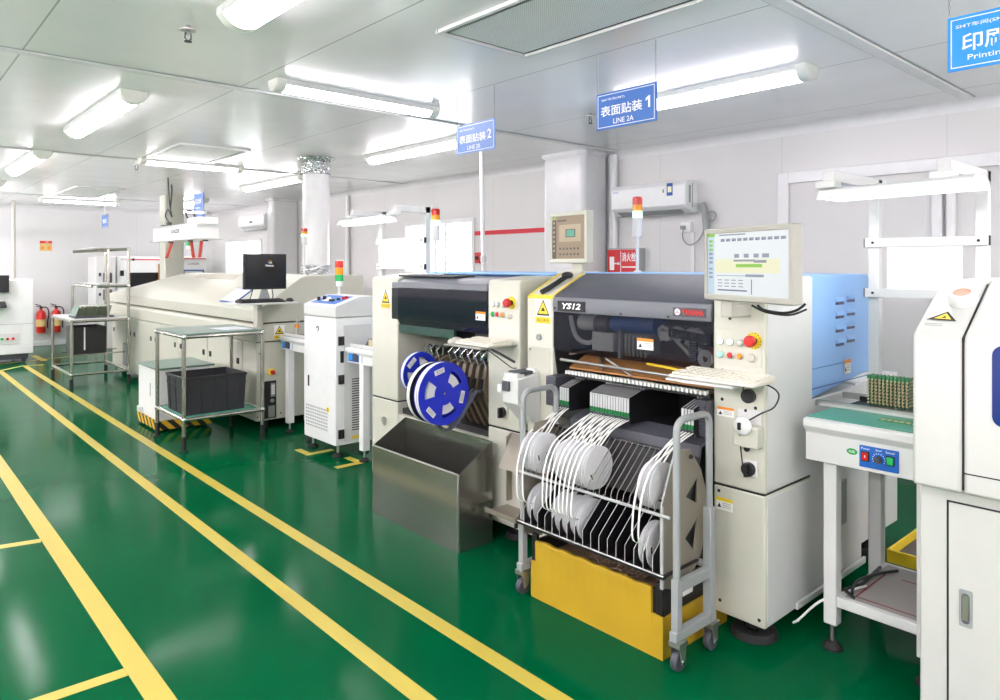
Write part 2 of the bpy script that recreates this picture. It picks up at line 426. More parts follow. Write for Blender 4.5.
struct('trim_1', MB().prism(pf, 'y', Y0, Y1), 'trim')
pf2 = [(Y1 + (p[0] - X1), p[1]) for p in pf]
struct('trim_2', MB().prism(pf2, 'x', X0, X1 - .075), 'trim')
for i, (y, w) in enumerate(((1.42, .075), (4.36, .07), (8.02, .06), (13.1, .06))):
    t = struct('trim_%d' % (i + 3), MB().prism([(y - w / 2, H), (y - w / 2 + .006, H - .012), (y + w / 2 - .006, H - .012), (y + w / 2, H)], 'x', X0, X1 - .075), 'trim')
    for s in (-1, 1):
        e = build('joint', MB().box(X0, X1 - .08, y + s * (w / 2 + .004) - .004, y + s * (w / 2 + .004) + .004, H - .004, H - .0005), 'mgrey', t)
# daylight windows
for i, (a, b, c, d) in enumerate(WIN):
    w = MB(); fw = .05
    w.box(X1 - .02, X1 + .06, a, a + fw, c, d).box(X1 - .02, X1 + .06, b - fw, b, c, d).box(X1 - .02, X1 + .06, a + fw, b - fw, d - fw, d).box(X1 - .02, X1 + .06, a + fw, b - fw, c, c + fw)
    my = a + (b - a) * (.39 if i == 0 else .5)
    w.box(X1, X1 + .05, my - .022, my + .022, c + fw, d - fw)
    o = struct('window_%d' % (i + 2), w, 'trim', bevel=.004)
    g = build('window_pane', MB().box(X1 + .03, X1 + .036, a + fw, b - fw, c + fw, d - fw), 'glass', o)
    build('window_sill', MB().box(X1 - .025, X1, a - .02, b + .02, c - .028, c), 'wallred', o)
# large white framed opening with closed panels
w = MB()
w.box(X1 - .04, X1, 2.655, 2.745, .1, 2.23).box(X1 - .04, X1, -.6, 2.655, 2.145, 2.23).box(X1 - .045, X1, 1.58, 1.645, .1, 2.145).box(X1 - .045, X1, 1.50, 1.555, .1, 2.145)
w.box(X1 - .04, X1, -.6, -.52, .1, 2.145)
o = struct('window_1', w, 'trim', bevel=.006)
build('closed_panel', MB().box(X1 - .012, X1, 1.645, 2.655, .1, 2.145).box(X1 - .012, X1, -.52, 1.5, .1, 2.145), 'wall', o)
# columns and pilasters
def rbox(mb, x0, x1, y0, y1, z0, z1, r=.06, n=5):
    p = []
    for cx, cy, a in ((x1 - r, y1 - r, 0), (x0 + r, y1 - r, 1), (x0 + r, y0 + r, 2), (x1 - r, y0 + r, 3)):
        for k in range(n + 1): t = PI / 2 * (a + k / n); p.append((cx + r * math.cos(t), cy + r * math.sin(t)))
    return mb.prism(p, 'z', z0, z1)
c = struct('column', rbox(MB(), 5.1, X1, 4.5, 5.05, 0, H - .03), 'trim')
build('capital', rbox(rbox(MB(), 5.07, X1, 4.47, 5.08, H - .035, H, .08), 5.085, X1, 4.485, 5.065, H - .05, H - .035, .07), 'trim', c)
pp = struct('trim_7', rbox(MB(), X1 - .07, X1, 4.37, 4.455, 0, H - .03, .03), 'trim')
c = struct('column', rbox(MB(), 5.02, X1, 11.2, 11.44, 0, H - .03, .05), 'trim')
build('capital', rbox(MB(), 4.98, X1, 11.16, 11.48, H - .04, H, .06), 'trim', c)
c = struct('column', rbox(MB(), 3.52, 3.81, 11.78, 12.06, 0, H, .02), 'cream')
c = struct('column', MB().box(5.3, X1, 15.2, Y1, 0, H - .03), 'trim')
struct('trim_8', MB().cyl((5.43, 9.5, 0), 'z', .035, H - .05, 12), 'trim')
struct('trim_9', MB().cyl((1.93, 14.7, 0), 'z', .03, H, 12), 'creamdark')
struct('trim_10', MB().box(X1 - .003, X1, 5.06, 6.56, 1.855, 1.905), 'wallred')

# ------------------------------------------------------------------ yellow floor tapes
def tapeline(x0, y0, x1, y1, w, lab):
    d = Vector((x1 - x0, y1 - y0, 0)); n = Vector((-d.y, d.x, 0)).normalized() * w / 2
    a, b = Vector((x0, y0, 0)), Vector((x1, y1, 0))
    up = Vector((0, 0, .0012))
    m = MB(); m.add([p + q for q in (Vector((0, 0, 0.0002)), up) for p in (a - n, b - n, b + n, a + n)], [(0, 1, 2, 3), (7, 6, 5, 4), (0, 4, 5, 1), (1, 5, 6, 2), (2, 6, 7, 3), (3, 7, 4, 0)])
    return tag(build('floor_tape', m, 'tape'), lab, 'floor marking', 'yellow floor tapes')
tapeline(1.79, -1.5, 1.79, 12.6, .07, 'long yellow floor tape running nearest the machine line')
tapeline(1.44, -1.5, 1.44, 12.2, .07, 'long yellow floor tape in the middle of the walkway')
tapeline(.765, -1.5, .765, 9.5, .085, 'wide yellow floor tape with side branches beyond the walkway')
tapeline(.1, 2.885, .722, 2.868, .06, 'short yellow branch tape meeting the wide line close to the viewer')
tapeline(.1, 4.69, .722, 4.545, .06, 'short yellow branch tape off the wide line further from the viewer')
tapeline(1.44, 12.22, 1.80, 12.63, .06, 'slanting yellow tape closing the far end of the walkway')
tapeline(1.83, 12.62, 2.02, 12.5, .06, 'little yellow tape spur past the far corner of the walkway')
tapeline(1.2, 12.92, 2.9, 13.5, .06, 'yellow tape crossing before the far wall')
tapeline(2.1, 13.9, 2.12, 13.05, .09, 'short yellow tape beside the white console machine')
for (x, y, a, lab) in ((2.72, 5.2, 0, 'yellow corner tape under the rear foot of the white control cabinet'), (2.72, 4.72, 1, 'yellow corner tape under the front foot of the white control cabinet')):
    m = MB(); m.box(x - .12, x + .12, y - .03, y + .03, .0002, .0012); m.box(x + (.06 if a else -.12), x + (.12 if a else -.06), y + .03, y + .2, .0002, .0012)
    tag(build('floor_tape', m, 'tape'), lab, 'floor marking', 'yellow floor tapes')

# ------------------------------------------------------------------ ceiling lights
def light(axis, c, a, b, lab, w=.16, h=.085, drop=0.0):
    """batten fitting: tray, curved lit diffuser, two end caps"""
    L = b - a; z = H - drop
    root = thing('ceiling_light', lab, 'light', (c, (a + b) / 2, z - h) if axis == 'y' else ((a + b) / 2, c, z - h), 'batten lights on the ceiling')
    def P(p): return [(c + x, zz) for x, zz in p]
    ax = axis
    tray = [(-w / 2, z), (-w / 2, z - .03), (-w * .46, z - .034), (w * .46, z - .034), (w / 2, z - .03), (w / 2, z)]
    build('housing', MB().prism(P(tray), ax, a + .05, b - .05), 'lgrey', root)
    dif = [(-w * .40, z - .034)] + [(-w * .40 * math.cos(t), z - .034 - (h - .034) * math.sin(t)) for t in [PI / 8 * k for k in range(1, 8)]] + [(w * .40, z - .034)]
    build('diffuser', MB().prism(P(dif), ax, a + .06, b - .06), 'lamp', root)
    cp = [(-w * .51, z)] + [(-w * .51, z - .032)] + [(-w * .46 * math.cos(t), z - .03 - (h - .028) * math.sin(t)) for t in [PI / 8 * k for k in range(1, 8)]] + [(w * .51, z - .032), (w * .51, z)]
    for e0, e1 in ((a, a + .065), (b - .065, b)):
        build('end_cap', MB().prism(P(cp), ax, e0, e1), 'cap', root, bevel=.006)
    return root
light('y', 1.22, 1.55, 3.07, 'big lit batten light cut by the top edge of the picture', w=.19)
light('y', 1.27, 4.85, 6.55, 'lit batten light second from the viewer over the green walkway')
light('y', 1.28, 7.98, 9.75, 'lit batten light third from the viewer over the green walkway')
light('y', 1.3, 11.2, 12.6, 'batten light farthest along the walkway, barely in the picture')
light('x', 4.02, 1.80, 2.99, 'bright batten light set crosswise beside the ceiling beam before the foil duct', w=.13, h=.07)
light('x', 7.86, 2.1, 3.16, 'bright crosswise batten light over the hanging white ioniser bar', w=.13, h=.07)
light('x', 13.62, 2.13, 3.32, 'slim crosswise batten light in front of the far wall', w=.12, h=.07)
light('y', 3.87, 1.75, 3.15, 'long lit batten light behind the sign reading 1')
light('y', 3.83, 4.7, 6.26, 'lit batten light behind the pale sign reading 2')
light('y', 3.97, 7.97, 9.76, 'lit batten light between foil duct and grey pilaster')
light('y', 4.2, 12.0, 13.5, 'distant lit batten light by the plain square column')
light('x', 14.6, 4.5, 5.15, 'small distant crosswise batten light near the far corner', w=.12, h=.07)
def fill_tube_light(x, y, L, zd, lab):
    """added fill light: twin bare tubes on a tray hung below the ceiling on two rods"""
    z = H - zd
    r = thing('added_fill_light', lab, 'light', (x, y, z - .05), 'added fill tube lights outside the picture')
    build('tray', MB().box(x - .014, x + .014, y - L / 2, y + L / 2, z, z + .03), 'white', r, bevel=.004)
    for s in (-.06, .06):
        build('tube', MB().cyl((x + s, y - L / 2 + .04, z - .02), 'y', .014, L - .08, 12), 'filltube', r)
    for e in (-1, 1):
        build('tube_holder', MB().box(x - .08, x + .08, y + e * (L / 2 - .02) - .02, y + e * (L / 2 - .02) + .02, z - .04, z), 'lgrey', r)
        build('rod', MB().cyl((x, y + e * L * .35, z + .03), 'z', .006, zd - .03, 8), 'steel', r)
for x, y, d in ((1.1, -.9, .55), (1.1, -2.3, .55), (3.9, -.8, .5), (3.9, -2.3, .5), (-1.0, -2.3, .55), (-1.0, -.6, .55), (-1.0, 1.2, .55), (-1.0, 3.0, .55), (-1.0, 4.8, .55), (-1.0, 6.8, .55), (-1.0, 9., .55), (-1.0, 11.4, .55), (-3., 1., .5), (-3., 5., .5), (-3., 9., .5), (-.5, 10.4, .8), (.75, 12.4, .5), (.8, 14.4, .5), (-1., 13.6, .5)):  # unseen fittings added to brighten ceiling, walls and machine fronts
    fill_tube_light(x, y, 1.4, d, 'added twin tube fill light of the rows outside the picture')
# ceiling vents
def vent(x0, x1, y0, y1, lab):
    r = thing('ceiling_vent', lab, 'vent', ((x0 + x1) / 2, (y0 + y1) / 2, H - .02), 'filter vents in the ceiling')
    f = .022
    build('frame', MB().box(x0 - f, x1 + f, y0 - f, y0, H - .018, H).box(x0 - f, x1 + f, y1, y1 + f, H - .018, H).box(x0 - f, x0, y0, y1, H - .018, H).box(x1, x1 + f, y0, y1, H - .018, H), 'trim', r, bevel=.003)
    build('gasket', MB().box(x0, x1, y0, y1, H - .004, H - .001), 'black', r)
    build('perforated_panel', MB().box(x0 + .028, x1 - .028, y0 + .022, y1 - .022, H - .010, H - .004), 'perf', r)
vent(2.02, 2.56, 1.5, 2.66, 'perforated filter vent nearest the viewer, between two hanging signs and beam')
vent(2.14, 2.74, 6.66, 7.7, 'perforated filter vent above the crosswise light over the ioniser bar')
vent(2.22, 2.8, 11.25, 12.85, 'perforated filter vent farthest away, before the far wall')
# sprinklers
def sprinkler(x, y, lab):
    r = thing('fire_sprinkler', lab, 'sprinkler', (x, y, H - .075), 'sprinkler heads')
    build('stem', MB().cyl((x, y, H - .045), 'z', .011, .045, 10), 'chrome', r)
    build('escutcheon', MB().lathe([(.001, H - .022), (.035, H - .025), (.036, H - .02), (.012, H - .01)], (x, y, 0), 'z', 18), 'steel', r)
    build('deflector', MB().cyl((x, y, H - .077), 'z', .017, .004, 14).tube([(x - .012, y, H - .035), (x - .014, y, H - .06), (x, y, H - .075)], .003).tube([(x + .012, y, H - .035), (x + .014, y, H - .06), (x, y, H - .075)], .003), 'dgrey', r)
sprinkler(1.11, 3.38, 'sprinkler head on the bare ceiling panel beside the big near light')
sprinkler(3.92, 3.39, 'sprinkler head just beside the sign reading 1')
sprinkler(3.7, 7.5, 'sprinkler head next to the foil wrapped duct')
sprinkler(2.19, 8.3, 'sprinkler head near the crosswise light above the ioniser bar')

# ------------------------------------------------------------------ hanging signs
def sign(x, y1, w, z0, h, mt, lines, lab, chains=True, rod=False):
    r = thing('hanging_sign', lab, 'sign', (x, y1 - w / 2, z0), 'hanging line signs')
    build('panel', MB().box(x - .004, x + .004, y1 - w, y1, z0, z0 + h), mt, r)
    b = MB(); e = .010; t = .0055; xx = x - .0052
    def fr(ya, yb, za, zb): b.box(xx, x - .004, ya, yb, za, zb)
    fr(y1 - w + e, y1 - e, z0 + e, z0 + e + t * .6); fr(y1 - w + e, y1 - e, z0 + h - e - t * .6, z0 + h - e)
    fr(y1 - w + e, y1 - w + e + t * .6, z0 + e, z0 + h - e); fr(y1 - e - t * .6, y1 - e, z0 + e, z0 + h - e)
    build('border', b, 'inkwhite', r)
    if lines:
        l = MB().use('inkwhite')
        for s, fy, fz, sz, wd in lines: text(l, s, (x - .004, y1 - w * fy, z0 + h * fz), h * sz, XR, XU, width=w * wd, bold=.016 if sz > .2 else .008)
        build('lettering', l, 'inkwhite', r)
    if chains:
        for fy in (.01, .98):
            y = y1 - w * fy
            pts = []; zt = H
            if rod: build('rod', MB().cyl((x, y1 - w / 2, z0 + h), 'z', .008, zt - z0 - h, 8), 'white', r); break
            c = MB(); n = int((zt - z0 - h) / .014)
            for k in range(n):
                z = z0 + h + (k + .5) * (zt - z0 - h) / n
                q = [(math.cos(t) * .0035, math.sin(t) * .0085) for t in [PI / 3 * j for j in range(6)]]
                c.tube([(x + (p[0] if k % 2 else 0), y + (0 if k % 2 else p[0]), z + p[1]) for p in q], .0013, 4, closed=True)
            build('chain', c, 'mgrey', r)
    return r
L1 = lambda n, l: [('SMT车间(SMT)', .29, .80, .085, .40), ('表面贴装', .43, .49, .29, .70), (n, .87, .53, .31, .10 if n == '2' else .07), (l, .47, .19, .14, .34)]
sign(2.88, 2.445, .38, 2.205, .19, 'bluesign', L1('1', 'LINE 2A'), 'blue sign reading 表面贴装1 LINE 2A hung on chains')
sign(2.88, 3.63, .375, 2.213, .188, 'bluesign2', L1('2', 'LINE 2B'), 'pale blue sign reading 表面贴装2 above a white pole')
sign(2.88, .818, .42, 2.185, .192, 'bluebright', [('SMT车间(SMT)', .255, .80, .09, .39), ('印刷', .265, .49, .32, .32), ('Printing', .285, .20, .13, .275)], 'bright blue sign reading 印刷 Printing cut by the picture edge')
sign(2.87, 8.54, .3, 2.115, .21, 'bluesign', [('回流焊', .5, .55, .3, .7), ('Reflow', .5, .2, .13, .5)], 'small distant blue sign hung above the ioniser bar')
sign(3.75, 11.1, .4, 2.13, .14, 'bluesign2', [('LINE', .5, .5, .3, .5)], 'small pale sign just below and behind the distant blue one')
sign(2.87, 12.82, .38, 2.10, .2, 'bluesign', [('检验', .5, .5, .35, .6)], 'small blue sign on a white rod by the far crosswise light', rod=True)

# ------------------------------------------------------------------ things on the walls
def aircon(y0, y1, z0, z1, lab, detail=True):
    r = thing('air_conditioner', lab, 'air conditioner', (X1 - .1, (y0 + y1) / 2, z0), 'wall mounted air conditioners')
    h = z1 - z0; xf = X1 - .2
    pf = [(X1, z1), (xf + .03, z1), (xf, z1 - .04), (xf, z0 + .07), (xf + .02, z0 + .045), (xf + .1, z0), (X1, z0)]
    build('body', MB().prism(pf, 'y', y0, y1), 'white', r, bevel=.012, seg=3)
    build('louvre', MB().prism([(xf + .022, z0 + .036), (xf + .018, z0 + .03), (xf + .09, z0 - .003), (xf + .094, z0 + .003)], 'y', y0 + .07, y1 - .07), 'mgrey', r)
    if detail:
        build('energy_label', MB().use('label').box(xf - .002, xf + .001, y0 + .2, y0 + .255, z1 - .13, z1 - .04).use('inkblue').box(xf - .003, xf - .001, y0 + .13, y0 + .19, z1 - .13, z1 - .02).use('screenyel').box(xf - .0035, xf - .002, y0 + .14, y0 + .18, z1 - .1, z1 - .05).use('ink').box(xf - .003, xf - .001, y0 + .222, y0 + .232, z1 - .1, z1 - .07), 'label', r)
        build('side_vents', MB().box(X1 - .15, X1 - .12, y0 - .002, y0, z0 + .09, z0 + .24).box(X1 - .1, X1 - .09, y0 - .002, y0, z0 + .05, z0 + .26), 'mgrey', r)
        lt = MB().use('inkblue'); text(lt, 'AUX', (xf, y1 - .06, z1 - .06), .02, XR, XU); build('lettering', lt, 'inkblue', r)
    else:
        build('label', MB().box(xf - .002, xf, y0 + .5, y0 + .62, z0 + .12, z0 + .15), 'ink', r)
    return r
aircon(3.49, 4.31, 1.955, 2.24, 'white wall air conditioner above the red hydrant cabinet')
aircon(12.15, 13.3, 2.15, 2.42, 'small distant air conditioner above the farthest bright window', False)
r = thing('power_socket', 'white power socket with plug and looped cable under the near air conditioner', 'socket', (X1, 3.57, 1.78))
build('box', MB().box(X1 - .05, X1, 3.54, 3.64, 1.79, 1.88), 'white', r, bevel=.006)
build('plug', MB().box(X1 - .09, X1 - .05, 3.585, 3.62, 1.815, 1.85), 'mgrey', r, bevel=.005)
build('cable', MB().tube(sm([(X1 - .07, 3.6, 1.815), (X1 - .06, 3.61, 1.74), (X1 - .05, 3.56, 1.68), (X1 - .05, 3.48, 1.7), (X1 - .04, 3.42, 1.78), (X1 - .04, 3.41, 1.87)]), .006), 'mgrey', r)
build('conduit', MB().box(X1 - .02, X1, 3.525, 3.55, .1, 1.79), 'trim', r)
r = tag(build('pipe_bundle', MB().tube(sm([(X1 - .06, 3.42, 2.04), (X1 - .05, 3.40, 1.97), (X1 - .05, 3.385, 1.85), (X1 - .05, 3.37, 1.74), (X1 - .04, 3.36, 1.66)]), .028, 10).tube(sm([(X1 - .05, 3.38, 1.95), (X1 - .06, 3.32, 1.96), (X1 - .06, 3.28, 1.93), (X1 - .06, 3.31, 1.88), (X1 - .06, 3.36, 1.9)]), .008), 'mgrey'), 'grey taped pipe bundle hanging from the near air conditioner', 'pipe')
r = thing('fire_hydrant_cabinet', 'red hydrant cabinet marked 消火栓 low on the wall behind the mounters', 'fire cabinet', (X1, 4.22, .8))
build('cabinet_box', MB().box(X1 - .1, X1, 4.06, 4.44, .8, 1.66), 'greytrim', r, bevel=.004)
build('cabinet_door', MB().box(X1 - .108, X1 - .1, 4.075, 4.425, .82, 1.645), 'redsign', r)
l = MB().use('inkwhite').box(X1 - .110, X1 - .108, 4.262, 4.268, .83, 1.63); text(l, '消火栓', (X1 - .108, 4.17, 1.575), .085, XR, XU, width=.165, bold=.02)
l.box(X1 - .110, X1 - .108, 4.345, 4.40, 1.45, 1.58).box(X1 - .110, X1 - .108, 4.285, 4.345, 1.508, 1.52); l.lathe([(.001, 0), (.014, 0), (.014, .002), (.001, .002)], (X1 - .110, 4.292, 1.514), 'x', 12)
l.box(X1 - .110, X1 - .108, 4.09, 4.25, 1.475, 1.487)
build('lettering', l, 'inkwhite', r)
r = thing('fire_alarm', 'small red alarm button box on the wall beside the white pole', 'alarm', (X1, 6.45, 1.51))
build('box', MB().box(X1 - .06, X1, 6.4, 6.5, 1.52, 1.65), 'red', r, bevel=.01)
build('button', MB().cyl((X1 - .075, 6.45, 1.585), 'x', .025, .02, 14), 'black', r)
r = thing('warning_notice', 'tan and red safety notice on the far wall', 'notice', (2.54, Y1, 1.76))
build('sheet', MB().box(2.44, 2.635, Y1 - .006, Y1, 1.76, 1.95), 'tan', r)
l = MB().use('inkred').box(2.44, 2.635, Y1 - .008, Y1 - .006, 1.905, 1.95).use('labelorange').box(2.455, 2.51, Y1 - .008, Y1 - .006, 1.79, 1.85).box(2.56, 2.615, Y1 - .008, Y1 - .006, 1.79, 1.85).use('inkwhite')
text(l, '危险', (2.55, Y1 - .008, 1.927), .025, YR, YU); build('lettering', l, 'inkred', r)
r = thing('support_pole', 'thin white pole rising behind the mounters to the ceiling', 'pole', (4.47, 5.25, 0))
build('pole', MB().tube([(4.50, 5.22, 0), (4.44, 5.22, H)], .021, 12), 'white', r)
build('clamp', MB().cyl((4.468, 5.22, 1.53), 'z', .03, .06, 12), 'lgrey', r)
# fire extinguishers by the far wall
def extinguisher(x, y, lab):
    r = thing('fire_extinguisher', lab, 'fire extinguisher', (x, y, 0), 'fire extinguishers by the far wall')
    build('wall_bracket', MB().box(x - .03, x + .03, y + .07, Y1, .5, .54).box(x - .05, x + .05, Y1 - .012, Y1, .42, .62), 'dgrey', r)
    b = .25
    build('cylinder', MB().lathe([(.001, b), (.07, b), (.078, b + .02), (.078, b + .33), (.06, b + .39), (.025, b + .42), (.025, b + .45), (.001, b + .45)], (x, y, 0), 'z', 20), 'extred', r)
    build('label', MB().lathe([(.0795, b + .12), (.0795, b + .25)], (x, y, 0), 'z', 10, ang=PI, a0=PI), 'tan', r)
    build('valve', MB().box(x - .02, x + .02, y - .02, y + .02, b + .45, b + .49).tube([(x, y, b + .5), (x - .09, y, b + .53)], .008).tube([(x, y, b + .48), (x - .08, y, b + .49)], .007), 'black', r)
    build('hose', MB().tube(sm([(x, y, b + .47), (x + .09, y - .01, b + .46), (x + .12, y - .02, b + .36), (x + .1, y - .03, b + .2), (x + .1, y - .03, b + .08)]), .011), 'black', r)
extinguisher(2.44, 15.38, 'red fire extinguisher closer to the white console machine')
extinguisher(2.68, 15.38, 'red fire extinguisher partly hidden behind the tube table')
# ------------------------------------------------------------------ shared builders
def holed(mb, outer, holes, axis, a, b):
    """flat plate with openings: outline and holes in the two other axes"""
    bm = bmesh.new(); es = []
    for loop in [outer] + holes:
        vs = [bm.verts.new((p[0], p[1], 0)) for p in loop]
        es += [bm.edges.new((vs[i], vs[(i + 1) % len(vs)])) for i in range(len(vs))]
    bmesh.ops.triangle_fill(bm, use_beauty=True, edges=es)
    bm.verts.index_update()
    pts = [(v.co.x, v.co.y) for v in bm.verts]; tris = [[v.index for v in f.verts] for f in bm.faces]
    bm.free()
    P = lambda p, t: (p[0], t, p[1]) if axis == 'y' else (t, p[0], p[1]) if axis == 'x' else (p[0], p[1], t)
    n = len(pts); mb.add([P(p, a) for p in pts] + [P(p, b) for p in pts], [t for t in tris] + [[i + n for i in t[::-1]] for t in tris])
    o = 0
    for loop in [outer] + holes:
        k = len(loop); idx = [min(range(n), key=lambda i: (pts[i][0] - p[0]) ** 2 + (pts[i][1] - p[1]) ** 2) for p in loop]
        mb.add([P(pts[i], a) for i in idx] + [P(pts[i], b) for i in idx], [(i, (i + 1) % k, k + (i + 1) % k, k + i) for i in range(k)])
    return mb
def tower(parent, x, y, z0, zb, zt, r, lit='green', body=True):
    """stacked red / amber / green signal lamp on a pole from z0; zb..zt is the head"""
    p = build('signal_tower', MB().cyl((x, y, z0), 'z', r * .34, zb - z0 + .01, 12).cyl((x, y, z0), 'z', r * .9, .014, 14, r * .6), 'lgrey', parent)
    h = (zt - zb); k = [.0, .5, .66, .83, 1.0] if body else [.0, .2, .46, .73, 1.0]
    build('lamp_body', MB().cyl((x, y, zb), 'z', r * (1 if body else .8), h * k[1], 18), 'white' if not body else 'lgrey', p, bevel=.002)
    for nm, i, m in (('green_lens', 1, 'lit_green' if lit == 'green' else 'greenlens'), ('amber_lens', 2, 'amberlens'), ('red_lens', 3, 'redlens')):
        build(nm, MB().cyl((x, y, zb + h * k[i]), 'z', r, h * (k[i + 1] - k[i]) - .0012, 18), m, p, bevel=.0015)
    build('lamp_cap', MB().cyl((x, y, zt), 'z', r * .96, .006, 18, r * .8), 'lgrey' if not body else 'redlens', p)
    return p
def keyboard(lab, cx, cy, z, L, W, ang, tone='kbd', group=None, rows=6):
    r = thing('keyboard', lab, 'keyboard', (cx, cy, z), group)
    R = lambda mb: mb.rotz(ang, (cx, cy, z))
    build('case', R(MB().prism([(cx - W / 2, z), (cx - W / 2, z + .012), (cx + W / 2, z + .026), (cx + W / 2, z)], 'y', cy - L / 2, cy + L / 2)), tone, r, bevel=.004)
    k = MB(); n = 17
    for i in range(rows):
        for j in range(n):
            x = cx - W * .43 + W * .86 * i / rows; y = cy - L * .48 + L * .96 * j / n
            zz = z + .013 + .014 * (x - cx + W / 2) / W
            if (i * 7 + j * 3) % 23 == 0: continue
            k.box(x + .001, x + W * .86 / rows - .002, y + .001, y + L * .96 / n - .002, zz, zz + .007)
    build('keys', R(k), tone, r)
    return r
def mouse(lab, cx, cy, z, m='lgrey', ang=0):
    r = thing('computer_mouse', lab, 'mouse', (cx, cy, z))
    s = MB(); s.ball((cx, cy, z + .004), .03, 1.75, 1.0, .95, 16)
    s.v = [Vector((p.x, p.y, max(p.z, z))) for p in s.v]
    build('shell', s.rotz(ang, (cx, cy, z)), m, r)
    build('wheel', MB().cyl((cx - .028, cy - .004, z + .027), 'y', .006, .008, 10).rotz(ang, (cx, cy, z)), 'dgrey', r)
    return r
def button(parent, x, y, z, r, m, ring='steel', name='button', d=.012):
    b = build(name, MB().use(ring).lathe([(r * 1.3, 0), (r * 1.3, -.004), (r, -.006), (r, 0)], (x, y, z), 'x', 18), ring, parent)
    build('button_cap', MB().lathe([(.0001, -d), (r * .8, -d), (r * .95, -d * .6), (r * .95, 0)], (x, y, z), 'x', 18), m, b)
    return b
def estop(parent, x, y, z, r=.024):
    e = build('emergency_stop', MB().lathe([(.0001, -.002), (r * 1.45, -.002), (r * 1.45, 0)], (x, y, z), 'x', 24), 'yellow', parent)
    l = MB(); 
    for k in range(14):
        t = 2 * PI * k / 14; a, b = y + r * 1.28 * math.cos(t), z + r * 1.28 * math.sin(t); l.box(x - .003, x - .002, a - .0018, a + .0018, b - .0018, b + .0018)
    build('ring_marks', l, 'ink', e)
    build('stop_collar', MB().cyl((x - .022, y, z), 'x', r * .62, .022, 18), 'black', e)
    build('stop_knob', MB().lathe([(.0001, -.048), (r * .8, -.047), (r, -.040), (r, -.026), (r * .7, -.020), (.0001, -.020)], (x, y, z), 'x', 24), 'red', e)
    return e
def rotary(parent, x, y, z, s=.052, base='lgrey'):
    b = build('rotary_switch', MB().box(x - .012, x, y - s / 2, y + s / 2, z - s / 2, z + s / 2), base, parent, bevel=.004)
    k = MB().cyl((x - .03, y, z), 'x', s * .44, .018, 22); k.box(x - .048, x - .03, y - s * .1, y + s * .1, z - s * .42, z + s * .42)
    build('switch_knob', k, 'black', b, bevel=.002)
    return b
def louvres(mb, face, c, cols, rows, w, h, dx, dz, d=.006):
    """short stamped hoods with a dark slot beneath; face 'y' looks towards -Y (c=(x0,y,z0))"""
    for i in range(cols):
        for j in range(rows):
            x = c[0] + i * dx; z = c[2] + j * dz
            if face == 'y':
                mb.use('darkin').quad((x, c[1] - .0006, z), (x + w, c[1] - .0006, z), (x + w, c[1] - .0006, z + h * .45), (x, c[1] - .0006, z + h * .45))
                mb.use(None) if False else None
    return mb

# ------------------------------------------------------------------ near mounter with the big feeder bank
FX = 2.6
def side_profile(x0, ztop, zf, z0=.08, xr=3.0):
    return [(x0, z0), (x0, zf), (x0 + .012, zf + .018), (x0 + .24, ztop), (xr, ztop), (xr, z0)]
t = thing('pick_and_place_machine', 'cream pick-and-place machine YS12 with dark sloping hood and large feeder bank', 'pick and place machine', (3.1, 2.02, 0), 'pick and place machines')
ys = t
SZ = .605
def pillar(root, y0, y1, zf, ztop, m='cream', xr=3.0):
    p = build('side_pillar', MB().prism([(FX, SZ + .004), (FX, zf), (FX + .012, zf + .018), (FX + .24, ztop), (xr, ztop), (xr, SZ + .004)], 'y', y0, y1), m, root, bevel=.008, seg=3)
    q = build('lower_panel', MB().box(FX, xr, y0, y1, .085, SZ - .004), m, root, bevel=.008, seg=3)
    build('panel_seam', MB().box(FX + .006, xr - .006, y0 + .006, y1 - .006, SZ - .005, SZ + .005), 'ink', q)
    return p
pr_ = pillar(t, 1.36, 1.585, 1.362, 1.455)
build('side_panel', MB().prism([(FX + .014, SZ + .012), (FX + .014, 1.366), (FX + .25, 1.447), (2.995, 1.447), (2.995, SZ + .012)], 'y', 1.3565, 1.36), 'lgrey', t, bevel=.001)
build('side_panel', MB().box(FX + .014, 2.995, 1.3565, 1.36, .095, SZ - .012), 'lgrey', t, bevel=.001)
pl_ = pillar(t, 2.498, 2.685, 1.325, 1.452)
# fine dark joints of the service covers, screws, labels
def screws(root, pts, r=.007):
    for y, z in pts: build('screw', MB().cyl((FX - .0015, y, z), 'x', r, .003, 10), 'ink', root)
screws(t, [(1.545, 1.072), (1.405, 1.068), (1.545, .955), (1.4, .94), (1.56, .58), (1.385, .115), (1.555, .135), (1.51, 1.285)])
screws(t, [(2.66, 1.06), (2.52, 1.05), (2.525, .93)], .006)
build('info_label', info_label(MB(), 'x', (FX, 1.53, .905), .075, .038), 'label', t)
build('info_label', info_label(MB(), 'x', (FX, 1.535, .53), .075, .05, 'yellow'), 'label', t)
build('service_cover', MB().box(FX - .003, FX, 2.515, 2.655, .90, 1.078), 'cream', t, bevel=.002)
# controls on the narrow right-hand pillar
cp = build('control_panel', MB().box(FX - .003, FX, 1.375, 1.575, 1.10, 1.24), 'cream', t, bevel=.001)
for y, z, m in ((1.551, 1.191, 'lit_white'), (1.506, 1.191, 'lit_white'), (1.462, 1.191, 'lgrey'), (1.551, 1.138, 'lit_mint'), (1.506, 1.138, 'red'), (1.464, 1.138, 'orange')):
    button(t, FX - .003, y, z, .012, m)
button(t, FX - .003, 1.411, 1.136, .017, 'creamdark', 'cream')
estop(t, FX - .003, 1.405, 1.203, .023)
rotary(t, FX, 1.42, .70, .062)
b = build('hand_control_holder', MB().box(FX - .05, FX, 1.365, 1.47, .79, .875), 'cream', t, bevel=.006)
build('holder_backplate', MB().box(FX - .004, FX, 1.375, 1.475, .80, .93), 'lgrey', b, bevel=.002)
hc = build('hand_control', MB().ball((FX - .055, 1.425, .875), .036, .6, 1.05, 1.05, 16), 'white', t)
